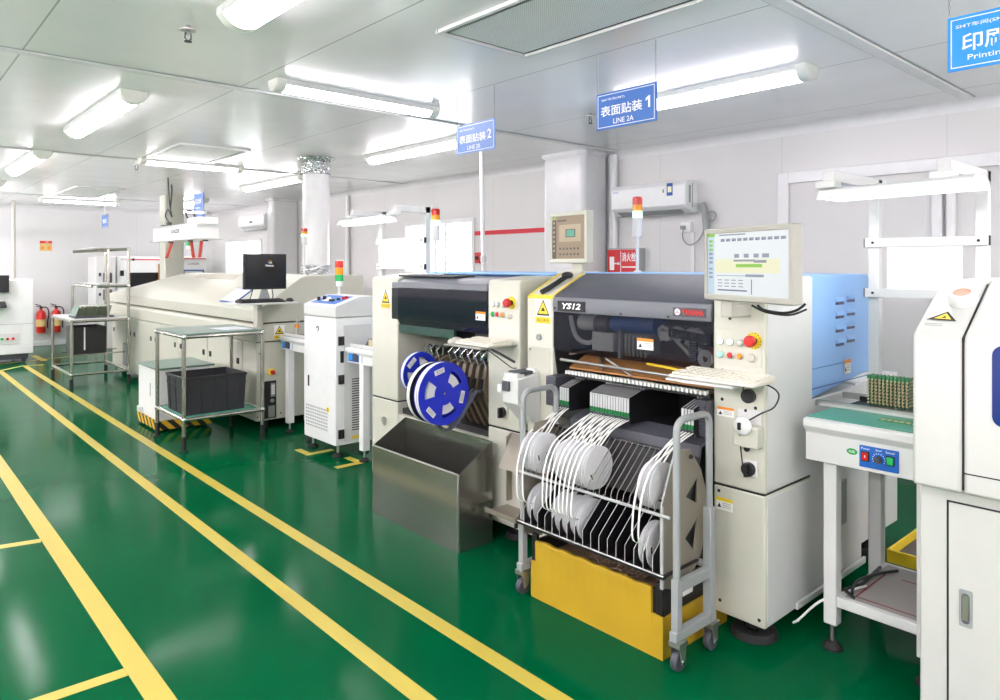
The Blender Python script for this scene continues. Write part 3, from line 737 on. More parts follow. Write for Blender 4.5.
build('trigger', MB().box(FX - .082, FX - .07, 1.42, 1.433, .862, .89), 'ink', hc, bevel=.002)
build('hand_control_cord', MB().tube(sm([(FX - .05, 1.40, .9), (FX - .03, 1.36, .93), (FX - .03, 1.31, .96), (FX - .03, 1.29, 1.01), (FX - .04, 1.32, 1.04), (FX - .05, 1.38, 1.05), (FX - .04, 1.43, 1.02), (FX - .01, 1.44, .99)]), .0032, 6).tube(sm([(FX - .055, 1.437, .85), (FX - .03, 1.447, .78), (FX - .012, 1.447, .70)]), .0025, 6), 'black', t)
build('cable_gland', MB().cyl((FX - .02, 1.425, .985), 'x', .028, .02, 18).cyl((FX - .006, 1.44, .925), 'x', .006, .006, 10).cyl((FX - .008, 1.435, .775), 'x', .012, .008, 12), 'black', t)
# knob, warning card, scanner ledge on the other pillar
build('lock_knob', MB().cyl((FX - .012, 2.592, 1.128), 'x', .016, .012, 16), 'mgrey', t)
build('warning_card', warn_sign(MB(), 'x', (FX, 2.565, 1.262), .108, .125), 'label', t)
build('edge_tape', MB().prism([(FX + .013, 1.3445), (FX + .239, 1.4535), (FX + .239, 1.4555), (FX + .013, 1.3465)], 'y', 2.50, 2.514).prism([(FX + .013, 1.3445), (FX + .239, 1.4535), (FX + .239, 1.4555), (FX + .013, 1.3465)], 'y', 2.668, 2.682).prism([(FX + .0, 1.327), (FX + .014, 1.345), (FX + .014, 1.347), (FX - .001, 1.329)], 'y', 2.50, 2.682), 'yellow', t)
# hood: sloping lid, front band with lettering, smoked window
build('hood', MB().prism([(FX + .004, 1.336), (FX + .02, 1.352), (FX + .25, 1.456), (FX + .30, 1.456), (FX + .30, 1.43), (FX + .25, 1.43), (FX + .03, 1.33)], 'y', 1.592, 2.494), 'dgrey', t, bevel=.003)
hb = build('hood_band', MB().prism([(FX - .004, 1.264), (FX - .008, 1.30), (FX + .002, 1.338), (FX + .03, 1.338), (FX + .03, 1.264)], 'y', 1.592, 2.494), 'band', t, bevel=.004)
build('name_plate', MB().box(FX - .0105, FX - .006, 2.275, 2.455, 1.272, 1.322), 'ink', hb)
l = MB().use('inkwhite'); text(l, 'YS12', (FX - .0105, 2.365, 1.297), .03, XR, XU, width=.13, bold=.035)
l.v = [Vector((q.x, q.y - (q.z - 1.297) * .35, q.z)) for q in l.v]; build('machine_lettering', l, 'inkwhite', hb)
l = MB().use('dgrey'); l.box(FX - .0095, FX - .006, 1.615, 1.775, 1.281, 1.319); l.use('inkwhite').cyl((FX - .0115, 1.752, 1.30), 'x', .014, .004, 18)
l.use('inkred'); text(l, 'YAMAHA', (FX - .0095, 1.677, 1.30), .026, XR, XU, width=.108, bold=.04)
l.use('redlens')
for a in range(3):
    ca, sa = math.cos(a * 2 * PI / 3 + PI / 2), math.sin(a * 2 * PI / 3 + PI / 2)
    l.tube([(FX - .0118, 1.752, 1.30), (FX - .0118, 1.752 + .011 * ca, 1.30 + .011 * sa)], .0016, 5)
build('maker_badge', l, 'redlens', hb)
build('hood_screws', MB().cyl((FX - .009, 2.06, 1.276), 'x', .005, .004, 10).cyl((FX - .009, 1.8, 1.276), 'x', .005, .004, 10).cyl((FX - .009, 2.475, 1.285), 'x', .005, .004, 10), 'ink', hb)
wn = build('smoked_window', MB().prism([(FX - .002, 1.264), (FX - .002, 1.09), (FX + .02, 1.062), (FX + .026, 1.066), (FX + .004, 1.092), (FX + .004, 1.264)], 'y', 1.597, 2.49), 'smoked', t)
build('window_label', info_label(MB(), 'x', (FX - .002, 1.925, 1.147), .088, .05), 'label', wn)
# machinery behind the window
build('inner_back', MB().box(2.98, 3.0, 1.585, 2.498, .62, 1.44), 'darkin', t)
for y0, y1 in ((1.586, 1.591), (2.492, 2.497)): build('inner_side', MB().prism([(2.625, .98), (2.606, 1.09), (2.606, 1.26), (2.64, 1.33), (2.98, 1.42), (2.98, .80), (2.66, .80)], 'y', y0, y1), 'darkin', t)
build('gantry_beam', MB().box(2.80, 2.92, 1.60, 2.48, 1.20, 1.26).box(2.77, 2.80, 1.60, 2.48, 1.22, 1.245), 'dgrey', t, bevel=.004)
build('gantry_motor', MB().use('lgrey').cyl((2.69, 2.275, 1.215), 'y', .04, .105, 20).use('dgrey').cyl((2.69, 2.19, 1.21), 'y', .047, .08, 20), 'lgrey', t, bevel=.002)
build('drive_tube', MB().use('bluedk').cyl((2.70, 1.93, 1.222), 'y', .042, .25, 20), 'bluedk', t)
hd = MB().use('lgrey').box(2.66, 2.74, 2.16, 2.29, 1.085, 1.175).use('mgrey').box(2.67, 2.75, 1.95, 2.1, 1.09, 1.18).use('lgrey').box(2.66, 2.70, 1.84, 1.89, 1.165, 1.205).use('mgrey').box(2.66, 2.68, 2.115, 2.13, 1.06, 1.2)
for k in range(6): hd.use('steel').cyl((2.66, 2.08 - .022 * k, 1.075), 'z', .007, .1, 8)
build('placement_head', hd, 'mgrey', t, bevel=.003)
ch = MB()
for k in range(16): ch.box(2.655, 2.68, 1.63 + .0135 * k, 1.641 + .0135 * k, 1.165 + .0012 * k, 1.20 + .0012 * k)
for k in range(8): ch.box(2.65, 2.665, 1.70, 1.735, 1.085 + .0105 * k, 1.092 + .0105 * k)
build('cable_chain', ch, 'black', t)
build('air_hose', MB().tube(sm([(2.66, 1.96, 1.05), (2.64, 1.8, 1.045), (2.635, 1.68, 1.03), (2.66, 1.60, 1.0)]), .006), 'yellow', t)
cb = MB()
for k in range(5):
    y = 1.62 + .035 * k; cb.tube([(2.78, y, 1.08 + .016 * (k % 3))] + [(2.78 + .01 * math.cos(a) - .02, y + .1 + .05 * math.cos(a + k), 1.16 + .06 * math.sin(a)) for a in [PI * q / 6 for q in range(7)]], .009, 7)
cb.tube(sm([(2.74, 2.44, 1.24), (2.72, 2.38, 1.14), (2.74, 2.3, 1.12), (2.76, 2.26, 1.2)]), .012, 8)
cb.v = [Vector((q.x - .07, q.y, q.z)) if q.x > 2.7 else q for q in cb.v]
for k in range(4): cb.tube([(2.64, 1.648 + .034 * math.cos(a) * (1 - .18 * k), 1.105 + .036 * math.sin(a) * (1 - .18 * k)) for a in [2 * PI * q / 16 for q in range(16)]], .0035, 6, closed=True)
build('cable_loops', cb, 'lgrey', t)
build('transport_plate', MB().use('brown').prism([(2.66, .978), (2.66, .986), (2.97, 1.115), (2.97, 1.105)], 'y', 1.60, 2.44).use('green').box(2.9, 2.96, 2.30, 2.42, 1.1, 1.12), 'brown', t)
build('cross_bars', MB().tube([(2.66, 2.44, 1.05), (2.8, 2.36, 1.07), (2.66, 2.22, .99)], .006).tube([(2.66, 2.2, 1.05), (2.66, 2.05, .985)], .006).tube([(2.64, 2.48, 1.02), (2.64, 1.6, 1.01)], .008), 'steel', t)
# feeder bed
fr = MB(); fr.use('black').box(2.585, 2.64, 1.592, 2.40, .952, .972)
for k in range(37): fr.use('label').box(2.566, 2.59, 1.60 + k * .0214, 1.611 + k * .0214, .966, .982)
build('feeder_rail', fr, 'black', t)
build('feeder_bed', MB().box(2.62, 2.98, 1.586, 2.497, .735, .80).box(2.9, 2.98, 1.586, 2.497, .80, 1.0), 'black', t)
build('bed_apron', MB().prism([(2.615, .80), (2.515, .77), (2.50, .70), (2.51, .695), (2.525, .76), (2.62, .79)], 'y', 1.592, 2.30).cyl((2.515, 1.63, .735), 'x', .012, .006, 14), 'dgrey', t)
for y0, y1 in ((1.588, 1.64), (2.43, 2.496)):
    sb = MB().box(2.55, 2.9, y0, y1, .80, .945)
    for k in range(8): sb.box(2.545, 2.55, y0 + .004, y1 - .004, .815 + .015 * k, .823 + .015 * k)
    build('side_block', sb, 'dgrey', t)
build('lower_front', MB().box(2.74, 2.98, 1.586, 2.497, .1, .735), 'darkin', t)
# rear half with pale blue covers
rc = build('rear_cover', MB().prism([(3.003, .93), (3.003, 1.458), (3.60, 1.458), (3.625, 1.43), (3.625, .985), (3.55, .985)], 'y', 1.362, 2.683), 'blue', t, bevel=.008)
lv = MB()
for i in range(2):
    for k in range(4):
        x, z = 3.24 + .12 * i, 1.135 + .062 * k + .008 * i
        lv.use('navy').box(x, x + .085, 1.3605, 1.362, z, z + .012).use('blue').prism([(1.3615, z + .012), (1.352, z + .016), (1.3615, z + .034)], 'x', x, x + .085)
build('vent_louvres', lv, 'blue', rc)
build('cover_line', MB().box(3.01, 3.3, 1.3605, 1.362, 1.055, 1.058).box(3.005, 3.62, 1.3595, 1.362, .97, .974), 'bluedk', rc)
build('info_label', info_label(MB(), 'y', (3.36, 1.36, .975 + .06), .07, .065), 'label', rc)
build('top_rim', MB().box(2.92, 3.003, 1.6, 2.683, 1.44, 1.462), 'blue', rc, bevel=.004)
rb = build('rear_body', MB().box(3.004, 3.55, 1.37, 2.68, .1, .925), 'lgrey', t, bevel=.006)
build('rear_base', MB().box(3.56, 4.1, 1.40, 2.68, .14, .93), 'lgrey', t, bevel=.006)
build('side_latch', MB().box(3.20, 3.36, 1.362, 1.37, .32, .52).tube([(3.21, 1.36, .33), (3.21, 1.345, .35), (3.21, 1.345, .5), (3.21, 1.36, .52)], .01), 'mgrey', rb)
build('bottom_lip', MB().box(2.85, 3.55, 1.35, 1.362, .085, .115), 'lgrey', t, bevel=.004)
ft = []
for x, y in ((2.70, 1.46), (2.70, 2.6), (3.9, 1.5), (3.9, 2.6)):
    build('foot', MB().cyl((x, y, 0), 'z', .095, .03, 26, .085).cyl((x, y, .03), 'z', .03, .06, 12), 'rubber', t, bevel=.004)
tower(t, 3.3, 2.50, 1.455, 1.66, 1.884, .028)

# monitors --------------------------------------------------------------------
def monitor(lab, cx, cy, zc, w, h, ang, bez, ui, depth=.045, b=.018, extra=None, tilt=0.0):
    r = thing('monitor', lab, 'monitor', (cx, cy, zc - h / 2))
    R = Matrix.Translation((cx, cy, zc)) @ Matrix.Rotation(ang, 4, 'Z') @ Matrix.Rotation(tilt, 4, 'Y') @ Matrix.Translation((-cx, -cy, -zc))
    x = cx - depth / 2
    build('casing', holed(MB(), [(cy - w / 2, zc - h / 2), (cy + w / 2, zc - h / 2), (cy + w / 2, zc + h / 2), (cy - w / 2, zc + h / 2)], [[(cy - w / 2 + b, zc - h / 2 + b * 1.15), (cy + w / 2 - b, zc - h / 2 + b * 1.15), (cy + w / 2 - b, zc + h / 2 - b), (cy - w / 2 + b, zc + h / 2 - b)]], 'x', x, x + .006).box(x + .006, cx + depth / 2, cy - w / 2, cy + w / 2, zc - h / 2, zc + h / 2).xf(R), bez, r, bevel=.003)
    s = MB(); W, Hh = w - 2 * b, h - b * 2.15
    def q(u0, u1, v0, v1, m, lift):        # screen fractions from the top left corner as seen
        s.use(m); ya, yb = cy + W / 2 - W * u0, cy + W / 2 - W * u1; za, zb = zc + h / 2 - b - Hh * v0, zc + h / 2 - b - Hh * v1
        xx = x + .0055 - lift; s.quad((xx, ya, zb), (xx, yb, zb), (xx, yb, za), (xx, ya, za))
    ui(q)
    build('screen', s.xf(R), None, r)
    if extra: extra(r, R)
    return r
def ui_main(q):
    q(0, 1, 0, 1, 'screen', 0); q(.1, .9, .42, .64, 'screenyel', .0003); q(0, .09, 0, 1, 'screenblue', .0003)
    q(0, .1, 0, .05, 'screengreen', .0006); q(.16, .5, .02, .04, 'screengrey', .0006)
    for k in range(11): q(.18 + .073 * k, .235 + .073 * k, .09, .135, 'screengrey', .0006); q(.185 + .073 * k, .21 + .073 * k, .12, .13, 'screennavy', .0009)
    for k in range(6): q(.02, .07, .1 + .07 * k, .14 + .07 * k, 'screengreen' if k < 3 else 'screengrey', .0006)
    for k in range(3): q(.02, .07, .56 + .07 * k, .59 + .07 * k, 'screengrey', .0006)
    for a, b_ in ((.36, .42), (.48, .54), (.6, .66), (.7, .78)): q(a, b_, .34, .40, 'screengrey', .0006)
    q(.35, .62, .43, .46, 'screengrey', .0006); q(.38, .7, .5, .55, 'screengreen', .0006); q(.6, .75, .44, .48, 'screengrey', .0006)
    q(.12, .5, .68, .69, 'screengrey', .0006); q(.5, .72, .66, .70, 'screengrey', .0006)
    for k in range(3):
        for c_ in range(4): q(.14 + .09 * c_, .2 + .09 * c_, .75 + .05 * k, .765 + .05 * k, 'screengrey', .0006)
    q(.14, .52, .91, .93, 'screennavy', .0006); q(.57, .58, .74, .97, 'screennavy', .0006)
def ui_tan(q):
    q(0, 1, 0, 1, 'screentan', 0); q(0, .12, .02, .06, 'screengreen', .0003); q(0, .13, .08, 1, 'screendark', .0002); q(.16, .45, .08, .12, 'screendark', .0003)
    q(.22, .88, .2, .6, 'screentan2', .0003); q(.42, .72, .31, .5, 'screendark', .0006); q(.45, .69, .33, .48, 'greenmat', .0009)
    for k in range(7): q(.03, .08, .12 + .11 * k, .17 + .11 * k, 'screentan2', .0004)
    for rr in (.74, .87):
        for k in range(6): q(.22 + .11 * k, .28 + .11 * k, rr, rr + .05, 'screendark', .0003)
def ex_main(r, R):
    build('power_cord', MB().tube(sm([(2.43, 1.3, 1.352), (2.46, 1.29, 1.335), (2.5, 1.24, 1.325), (2.52, 1.2, 1.335), (2.53, 1.17, 1.36)]), .005, 7).tube(sm([(2.44, 1.33, 1.352), (2.47, 1.29, 1.327), (2.51, 1.22, 1.318), (2.54, 1.17, 1.34)]), .004, 7), 'black', r)
    build('arm', MB().box(2.46, 2.62, 1.42, 1.47, 1.30, 1.34).box(2.46, 2.50, 1.42, 1.47, 1.34, 1.40), 'creamdark', r, bevel=.004)
monitor('wide beige monitor showing a white screen on the near machine with big feeder bank', 2.402, 1.318, 1.502, .475, .272, -math.radians(21.7), 'bezel', ui_main, extra=ex_main)
def ex_tan(r, R):
    build('stand', MB().box(2.94, 2.99, 2.6, 2.68, 1.452, 1.53).box(2.88, 3.04, 2.56, 2.72, 1.452, 1.468).xf(Matrix.Identity(4)), 'cream', r, bevel=.006)
monitor('small ivory monitor with tan screen standing between the two mounters', 2.93, 2.675, 1.652, .335, .28, -math.radians(10), 'cream', ui_tan, depth=.05, b=.02, extra=ex_tan)
keyboard('ivory keyboard on the tray in front of the near mounter buttons', 2.47, 1.475, 1.055, .36, .17, 0)
build('keyboard_tray', MB().box(2.37, 2.60, 1.37, 1.585, 1.043, 1.053).box(2.37, 2.56, 1.585, 1.66, 1.043, 1.053), 'lgrey', t, bevel=.003)
s = thing('barcode_scanner', 'black barcode scanner lying on the yellow edged ledge of the near mounter', 'scanner', (2.72, 2.57, 1.40))
def slope(x): return 1.346 + (x - 2.613) * .480
build('handle', MB().tube([(2.61, 2.588, slope(2.61) + .015), (2.66, 2.575, slope(2.66) + .016), (2.715, 2.558, slope(2.71) + .024), (2.76, 2.545, slope(2.76) + .026)], .0135, 10), 'black', s)
build('head', MB().ball((2.76, 2.545, slope(2.76) + .03), .02, 2.0, 1.15, .95, 14), 'black', s)

# ------------------------------------------------------------------ tape feeders of the near mounter
GF = 'tape feeders in the near mounter'
def feeder0(y, lab):
    r = thing('tape_feeder', lab, 'tape feeder', (2.7, y, .8), GF)
    w = .0062
    build('body', MB().prism([(2.512, .80), (2.512, .912), (2.6, .935), (2.88, .935), (2.88, .802)], 'y', y - w, y + w), 'black', r)
    build('face_plate', MB().box(2.5085, 2.512, y - w * .86, y + w * .86, .848, .911), 'faceplate', r)
    build('latch', MB().box(2.507, 2.512, y - w * .86, y + w * .86, .828, .847), 'green', r)
    build('top_strip', MB().prism([(2.515, .9135), (2.6, .9362), (2.6, .9375), (2.515, .9148)], 'y', y - w * .28, y + w * .28), 'faceplate', r)
    build('rear_pin', MB().box(2.70, 2.705, y - w * .45, y + w * .45, .936, .962).box(2.62, 2.626, y - w * .45, y + w * .45, .9375, .95), 'faceplate', r)
    build('tail', MB().prism([(2.52, .80), (2.508, .827), (2.512, .827), (2.53, .80)], 'y', y - w, y + w), 'dgrey', r)
    return r
FY = dict(left=[2.358 - .0155 * k for k in range(4)], mid=[2.166 - .0152 * k for k in range(15)], right=[1.672 - .0152 * k for k in range(4)])
FL = dict(left='black tape feeder in the small cluster beside the cream pillar with warning card', mid='black tape feeder in the wide middle cluster of feeders', right='black tape feeder in the small cluster behind the cart handle near the buttons')
f0 = None
for k in ('left', 'mid', 'right'):
    for y in FY[k]:
        if f0 is None: f0 = feeder0(y, FL[k]); fy0 = y
        else: dup(f0, (0, y - fy0, 0), FL[k])

# ------------------------------------------------------------------ reel cart
c = thing('reel_cart', 'grey tube reel cart on casters holding white reels before the near mounter', 'cart', (2.33, 1.92, 0))
TR = .0135
def hoop(y, zt, zr=.12):
    q = .045; A = [PI / 2 * k / 6 for k in range(7)]
    p = [(2.235, y, .13)] + [(2.235 + q - q * math.cos(a), y, zt - q + q * math.sin(a)) for a in A] + [(2.455 - q + q * math.sin(a), y, zt - q + q * math.cos(a)) for a in A] + [(2.455, y, .13)]
    return MB().tube(p, TR, 12)
for y in (1.515, 2.335):
    h = build('side_hoop', hoop(y, .925), 'mgrey', c)
    build('hoop_sleeve', MB().box(2.437, 2.473, y - .018, y + .018, .12, .56), 'mgrey', h, bevel=.004)
    build('side_rail', MB().box(2.25, 2.44, y - .014, y + .014, .29, .33), 'mgrey', c, bevel=.003)
    build('side_rail', MB().box(2.21, 2.48, y - .016, y + .016, .115, .15), 'mgrey', c, bevel=.003)
    build('front_post', MB().box(2.22, 2.25, y - .015, y + .015, .12, .34), 'mgrey', c, bevel=.003)
build('cross_tube', MB().tube([(2.455, 1.515, .33), (2.455, 2.335, .33)], .014, 10), 'mgrey', c)
build('front_rail', MB().tube([(2.215, 1.53, .565), (2.215, 2.335, .565)], .0065, 8), 'greytrim', c)
build('front_rail', MB().use('black').box(2.2, 2.222, 1.55, 2.335, .334, .346).use('steel').tube([(2.2, 1.55, .347), (2.2, 2.335, .347)], .003, 6), 'black', c)
build('rear_rail', MB().tube([(2.405, 1.56, .752), (2.405, 2.335, .752)], .009, 8), 'black', c)
build('rail_base', MB().box(2.222, 2.52, 1.555, 2.33, .334, .342), 'black', c, bevel=.002)
build('back_plate', MB().prism([(2.385, .55), (2.475, .735), (2.485, .735), (2.395, .55)], 'y', 1.57, 2.33), 'darkin', c)
for k in range(25):
    y = 1.60 + k * .0302
    build('wire_divider', MB().tube([(2.217, y, .568), (2.225, y, .60), (2.40, y, .757)], .0019, 5), 'wire', c)
for k in range(17):
    y = 1.60 + k * .0435
    d = build('divider_plate', MB().prism([(2.205, .343), (2.205, .41), (2.34, .525), (2.50, .525), (2.50, .343)], 'y', y - .001, y + .001), 'black', c)
    build('bright_edge', MB().tube([(2.204, y, .345), (2.204, y, .41), (2.34, y, .527)], .0012, 5), 'lgrey', d)
pp = holed(MB(), [(2.225, .29), (2.218, .60), (2.30, .775), (2.34, .79), (2.405, .78), (2.48, .69), (2.53, .57), (2.52, .44), (2.47, .33), (2.34, .25)],
           [[(2.375, .60), (2.455, .66), (2.45, .56)], [(2.37, .44), (2.455, .50), (2.43, .38)]], 'y', 1.568, 1.574)
build('side_plate', pp, 'holder', c)
build('side_plate', MB().prism([(2.225, .29), (2.218, .60), (2.30, .775), (2.405, .78), (2.48, .69), (2.5, .44), (2.34, .25)], 'y', 2.318, 2.324), 'holder', c)
build('plate_edge', MB().tube([(2.218, 1.571, .60), (2.30, 1.571, .778)], .004, 6).box(2.214, 2.222, 1.562, 1.574, .29, .60), 'greytrim', c)
for x, y in ((2.245, 1.515), (2.465, 1.515), (2.245, 2.345), (2.465, 2.345)):
    k = build('caster', MB().box(x - .028, x + .028, y - .024, y + .024, .092, .112).prism([(x - .022, .095), (x - .01, .03), (x + .012, .03), (x + .022, .095)], 'y', y - .022, y - .018).prism([(x - .022, .095), (x - .01, .03), (x + .012, .03), (x + .022, .095)], 'y', y + .018, y + .022).cyl((x, y, .108), 'z', .012, .012, 10), 'steel', c, bevel=.001)
    build('wheel', MB().lathe([(.0001, -.012), (.022, -.012), (.034, -.013), (.0375, -.008), (.0375, .008), (.034, .013), (.022, .012), (.0001, .012)], (x, y, .0375), 'y', 24), 'dgrey', k)
    build('axle', MB().cyl((x, y - .026, .0375), 'y', .007, .052, 10), 'chrome', k)
# reels with their paper carrier tape
GR = 'white tape reels in the cart'
def ribbon(mb, pts, y, w):
    pts = [Vector((p[0], 0, p[1])) for p in pts]; a = []
    # smooth the path
    sm = []
    for i in range(len(pts) - 1):
        p0, p1, p2, p3 = pts[max(i - 1, 0)], pts[i], pts[i + 1], pts[min(i + 2, len(pts) - 1)]
        for s_ in range(5):
            u = s_ / 5; sm.append(.5 * ((2 * p1) + (p2 - p0) * u + (2 * p0 - 5 * p1 + 4 * p2 - p3) * u * u + (3 * p1 - p0 - 3 * p2 + p3) * u ** 3))
    sm.append(pts[-1]); n = len(sm)
    for i, p in enumerate(sm):
        d = (sm[min(i + 1, n - 1)] - sm[max(i - 1, 0)]).normalized(); nn = Vector((d.z, 0, -d.x)) * .0006
        yy = y[0] + (y[1] - y[0]) * i / (n - 1)
        for q in (p - nn, p + nn):
            for e in (-w / 2, w / 2): a.append((q.x, yy + e, q.z))
    fs = []
    for i in range(n - 1):
        b0, b1 = i * 4, i * 4 + 4
        for u, v in ((0, 1), (1, 3), (3, 2), (2, 0)): fs.append((b0 + u, b0 + v, b1 + v, b1 + u))
    return mb.add(a, fs, True)
def reel(x, y, z, lab, fy, low, rot):
    R, w = .089, .0105
    r = thing('tape_reel', lab, 'tape reel', (x, y, z - R), GR)
    for s_ in (-1, 1):
        out = [(x + R * math.cos(a), z + R * math.sin(a)) for a in [2 * PI * k / 36 for k in range(36)]]
        holes = []
        for q in range(3):
            a0 = rot + q * 2 * PI / 3; arc = [a0 + .75 * k / 4 for k in range(5)]
            holes.append([(x + .040 * math.cos(a), z + .040 * math.sin(a)) for a in arc] + [(x + .066 * math.cos(a), z + .066 * math.sin(a)) for a in arc[::-1]])
        holes.append([(x + .0065 * math.cos(a), z + .0065 * math.sin(a)) for a in [2 * PI * k / 10 for k in range(10)]])
        f = build('flange', holed(MB(), out, holes, 'y', y + s_ * w / 2 - .0007, y + s_ * w / 2 + .0007), 'reelwhite', r)
        if s_ < 0:
            lb = MB().use('label'); a0 = rot + 2.4
            c0 = Vector((x + .058 * math.cos(a0), y - w / 2 - .0013, z + .058 * math.sin(a0)))
            u = Vector((-math.sin(a0), 0, math.cos(a0))); v = Vector((math.cos(a0), 0, math.sin(a0)))
            lb.quad(c0 - u * .02 - v * .012, c0 + u * .02 - v * .012, c0 + u * .02 + v * .012, c0 - u * .02 + v * .012)
            lb.use('ink'); c0 = c0 - Vector((0, .0005, 0)); lb.quad(c0 - u * .014 - v * .006, c0 + u * .012 - v * .006, c0 + u * .012 + v * .002, c0 - u * .014 + v * .002)
            build('reel_label', lb, 'label', f)
    build('wound_tape', MB().lathe([(.03, -w * .42), (.03, w * .42), (.074, w * .42), (.074, -w * .42), (.03, -w * .42)], (x, y, z), 'y', 30), 'reelhub', r)
    if fy is not None:
        if low: P = [(2.515, .815), (2.45, .80), (2.34, .765), (2.24, .72), (2.185, .63), (2.168, .54), (2.172, .46), (x - .074, z + .02)]
        else: P = [(2.515, .815), (2.46, .805), (2.39, .78), (2.33, .745), (x, z + .075)]
        build('carrier_tape', ribbon(MB(), P, (fy, y), .0078), 'strip', r)
RL = dict(left='white reel in the upper cart tier beside the holder bracket', mid='white reel in the upper cart tier in the wide middle cluster', right='white reel in the upper cart tier at the end by the cart side plate')
RW = dict(left='white reel in the lower cart tier beside the holder bracket', mid='white reel in the lower cart tier in the middle cluster', right='white reel in the lower cart tier at the end by the cart side plate')
UP = dict(left=[2.315, 2.285, 2.255, 2.238], mid=[2.108 - .0166 * k for k in range(11)], right=[1.662, 1.643, 1.624])
LO = dict(left=[2.29, 2.25], mid=[2.135 - .0215 * k for k in range(8)], right=[1.668, 1.64])
rnd = random.Random(3)
for k in ('left', 'mid', 'right'):
    fs = FY[k]
    for i, y in enumerate(UP[k]): reel(2.292 + rnd.uniform(-.006, .006), y, .648 + rnd.uniform(-.006, .006), RL[k], fs[min(len(fs) - 1, int(i * len(fs) / len(UP[k]) + .3))] + .0005, False, rnd.uniform(0, 2))
    for i, y in enumerate(LO[k]): reel(2.305 + rnd.uniform(-.006, .006), y, .415 + rnd.uniform(-.006, .006), RW[k], fs[min(len(fs) - 1, int((i + .5) * len(fs) / len(LO[k])))] - .001, True, rnd.uniform(0, 2))

# yellow waste box under the cart
b = thing('waste_box', 'black crate wrapped in yellow packing tape on the floor under the reel cart', 'box', (2.42, 1.945, 0))
def openbox(mb, x0, x1, y0, y1, z0, z1, th, base=True):
    mb.box(x0, x0 + th, y0, y1, z0, z1).box(x1 - th, x1, y0, y1, z0, z1).box(x0 + th, x1 - th, y0, y0 + th, z0, z1).box(x0 + th, x1 - th, y1 - th, y1, z0, z1)
    if base: mb.box(x0 + th, x1 - th, y0 + th, y1 - th, z0, z0 + th)
    return mb
build('crate', openbox(MB(), 2.262, 2.70, 1.60, 2.29, .004, .256, .012).box(2.255, 2.275, 1.592, 1.622, .13, .285).box(2.255, 2.275, 2.268, 2.298, .13, .285), 'black', b, bevel=.003)
yw = MB(); yw.box(2.252, 2.26, 1.588, 2.30, 0.001, .165); yw.box(2.26, 2.71, 1.588, 1.597, 0.001, .16); yw.box(2.26, 2.71, 2.293, 2.302, 0.001, .16); yw.box(2.7, 2.71, 1.597, 2.293, .001, .16)
vs = []; n = 46
for k in range(n + 1):
    y = 1.64 + .628 * k / n; o = .0009 * math.sin(k * 1.9) + .0006 * math.sin(k * .61)
    vs += [(2.2500 + o, y, .11), (2.2484 + o, y, .19), (2.2478 + o * 1.4, y, .236), (2.246 + o, y, .252 + .0025 * math.sin(k * .8)), (2.249 + o, y, .263 + .003 * math.sin(k * .8)), (2.262, y, .264 + .003 * math.sin(k * .8)), (2.262, y, .11)]
yw.add(vs, [(k * 7 + q, k * 7 + q + 1, k * 7 + 8 + q, k * 7 + 7 + q) for k in range(n) for q in range(6)] + [tuple(range(7)), tuple(range(n * 7, n * 7 + 7))], True)
yw.box(2.2505, 2.2525, 1.60, 2.29, .150, .168)
build('tape_wrap', yw, 'ytape', b)
build('label', MB().box(2.40, 2.47, 1.5985, 1.60, .195, .222), 'label', b)
sc = MB(); rn = random.Random(5)
for k in range(90):
    y = rn.uniform(1.63, 2.02); x = rn.uniform(2.3, 2.62); z = .21 + rn.uniform(0, .08) * (1.2 if y < 1.85 else .5)
    a = rn.uniform(0, 6.3); p = []
    for q in range(6): p.append((x + .02 * q * math.cos(a) * (1 - .1 * q) + .01 * math.sin(q * 2 + a), y + .02 * q * math.sin(a), z + .016 * math.sin(q * .8 + a)))
    p = [(min(max(v[0], 2.285), 2.67), min(max(v[1], 1.62), 2.27), max(v[2], .03)) for v in p]
    sc.tube(p, .003, 4)
sc.box(2.28, 2.68, 1.615, 2.27, .02, .19)
tag(build('tape_scraps', sc, 'cardb'), 'brown curled tape scraps heaped inside the yellow wrapped crate', 'scraps', kind='stuff')
# ------------------------------------------------------------------ second mounter
t = thing('pick_and_place_machine', 'cream pick-and-place machine with black window and blue reels behind a metal bin', 'pick and place machine', (3.1, 3.48, 0), 'pick and place machines')
m2 = t
pillar(t, 2.742, 2.998, 1.40, 1.436, xr=3.05)
pillar(t, 3.90, 4.213, 1.40, 1.44, xr=3.05)
build('hood', MB().prism([(FX - .004, 1.352), (FX + .0, 1.39), (FX + .05, 1.418), (FX + .3, 1.428), (FX + .3, 1.40), (FX + .03, 1.352)], 'y', 3.003, 3.965), 'band', t, bevel=.004)
build('hood_flap', MB().box(FX + .04, FX + .2, 3.35, 3.95, 1.425, 1.437), 'dgrey', t, bevel=.003)
build('dark_window', MB().prism([(FX - .002, 1.35), (FX - .002, 1.15), (FX + .015, 1.112), (FX + .02, 1.114), (FX + .004, 1.152), (FX + .004, 1.35)], 'y', 3.003, 3.965), 'smokedk', t)
build('window_label', info_label(MB(), 'x', (FX - .002, 3.06, 1.212), .085, .05), 'label', t)
build('green_strip', MB().box(FX + .01, FX + .03, 3.32, 3.90, 1.062, 1.112), 'dkgreen', t)
build('warning_card', warn_sign(MB(), 'x', (FX, 4.04, 1.272), .115, .12), 'label', t)
build('inner_back', MB().box(3.02, 3.05, 2.998, 3.9, .5, 1.4), 'black', t)
build('inner_deck', MB().box(2.64, 3.05, 2.998, 3.9, .5, .56), 'darkin', t)
build('front_panel', MB().box(FX + .005, 3.0, 2.999, 3.899, .1, .525), 'cream', t, bevel=.005)
build('panel_fasteners', MB().cyl((FX + .002, 3.06, .49), 'x', .008, .004, 10).cyl((FX - .002, 4.06, .455), 'x', .03, .006, 20), 'steel', t)
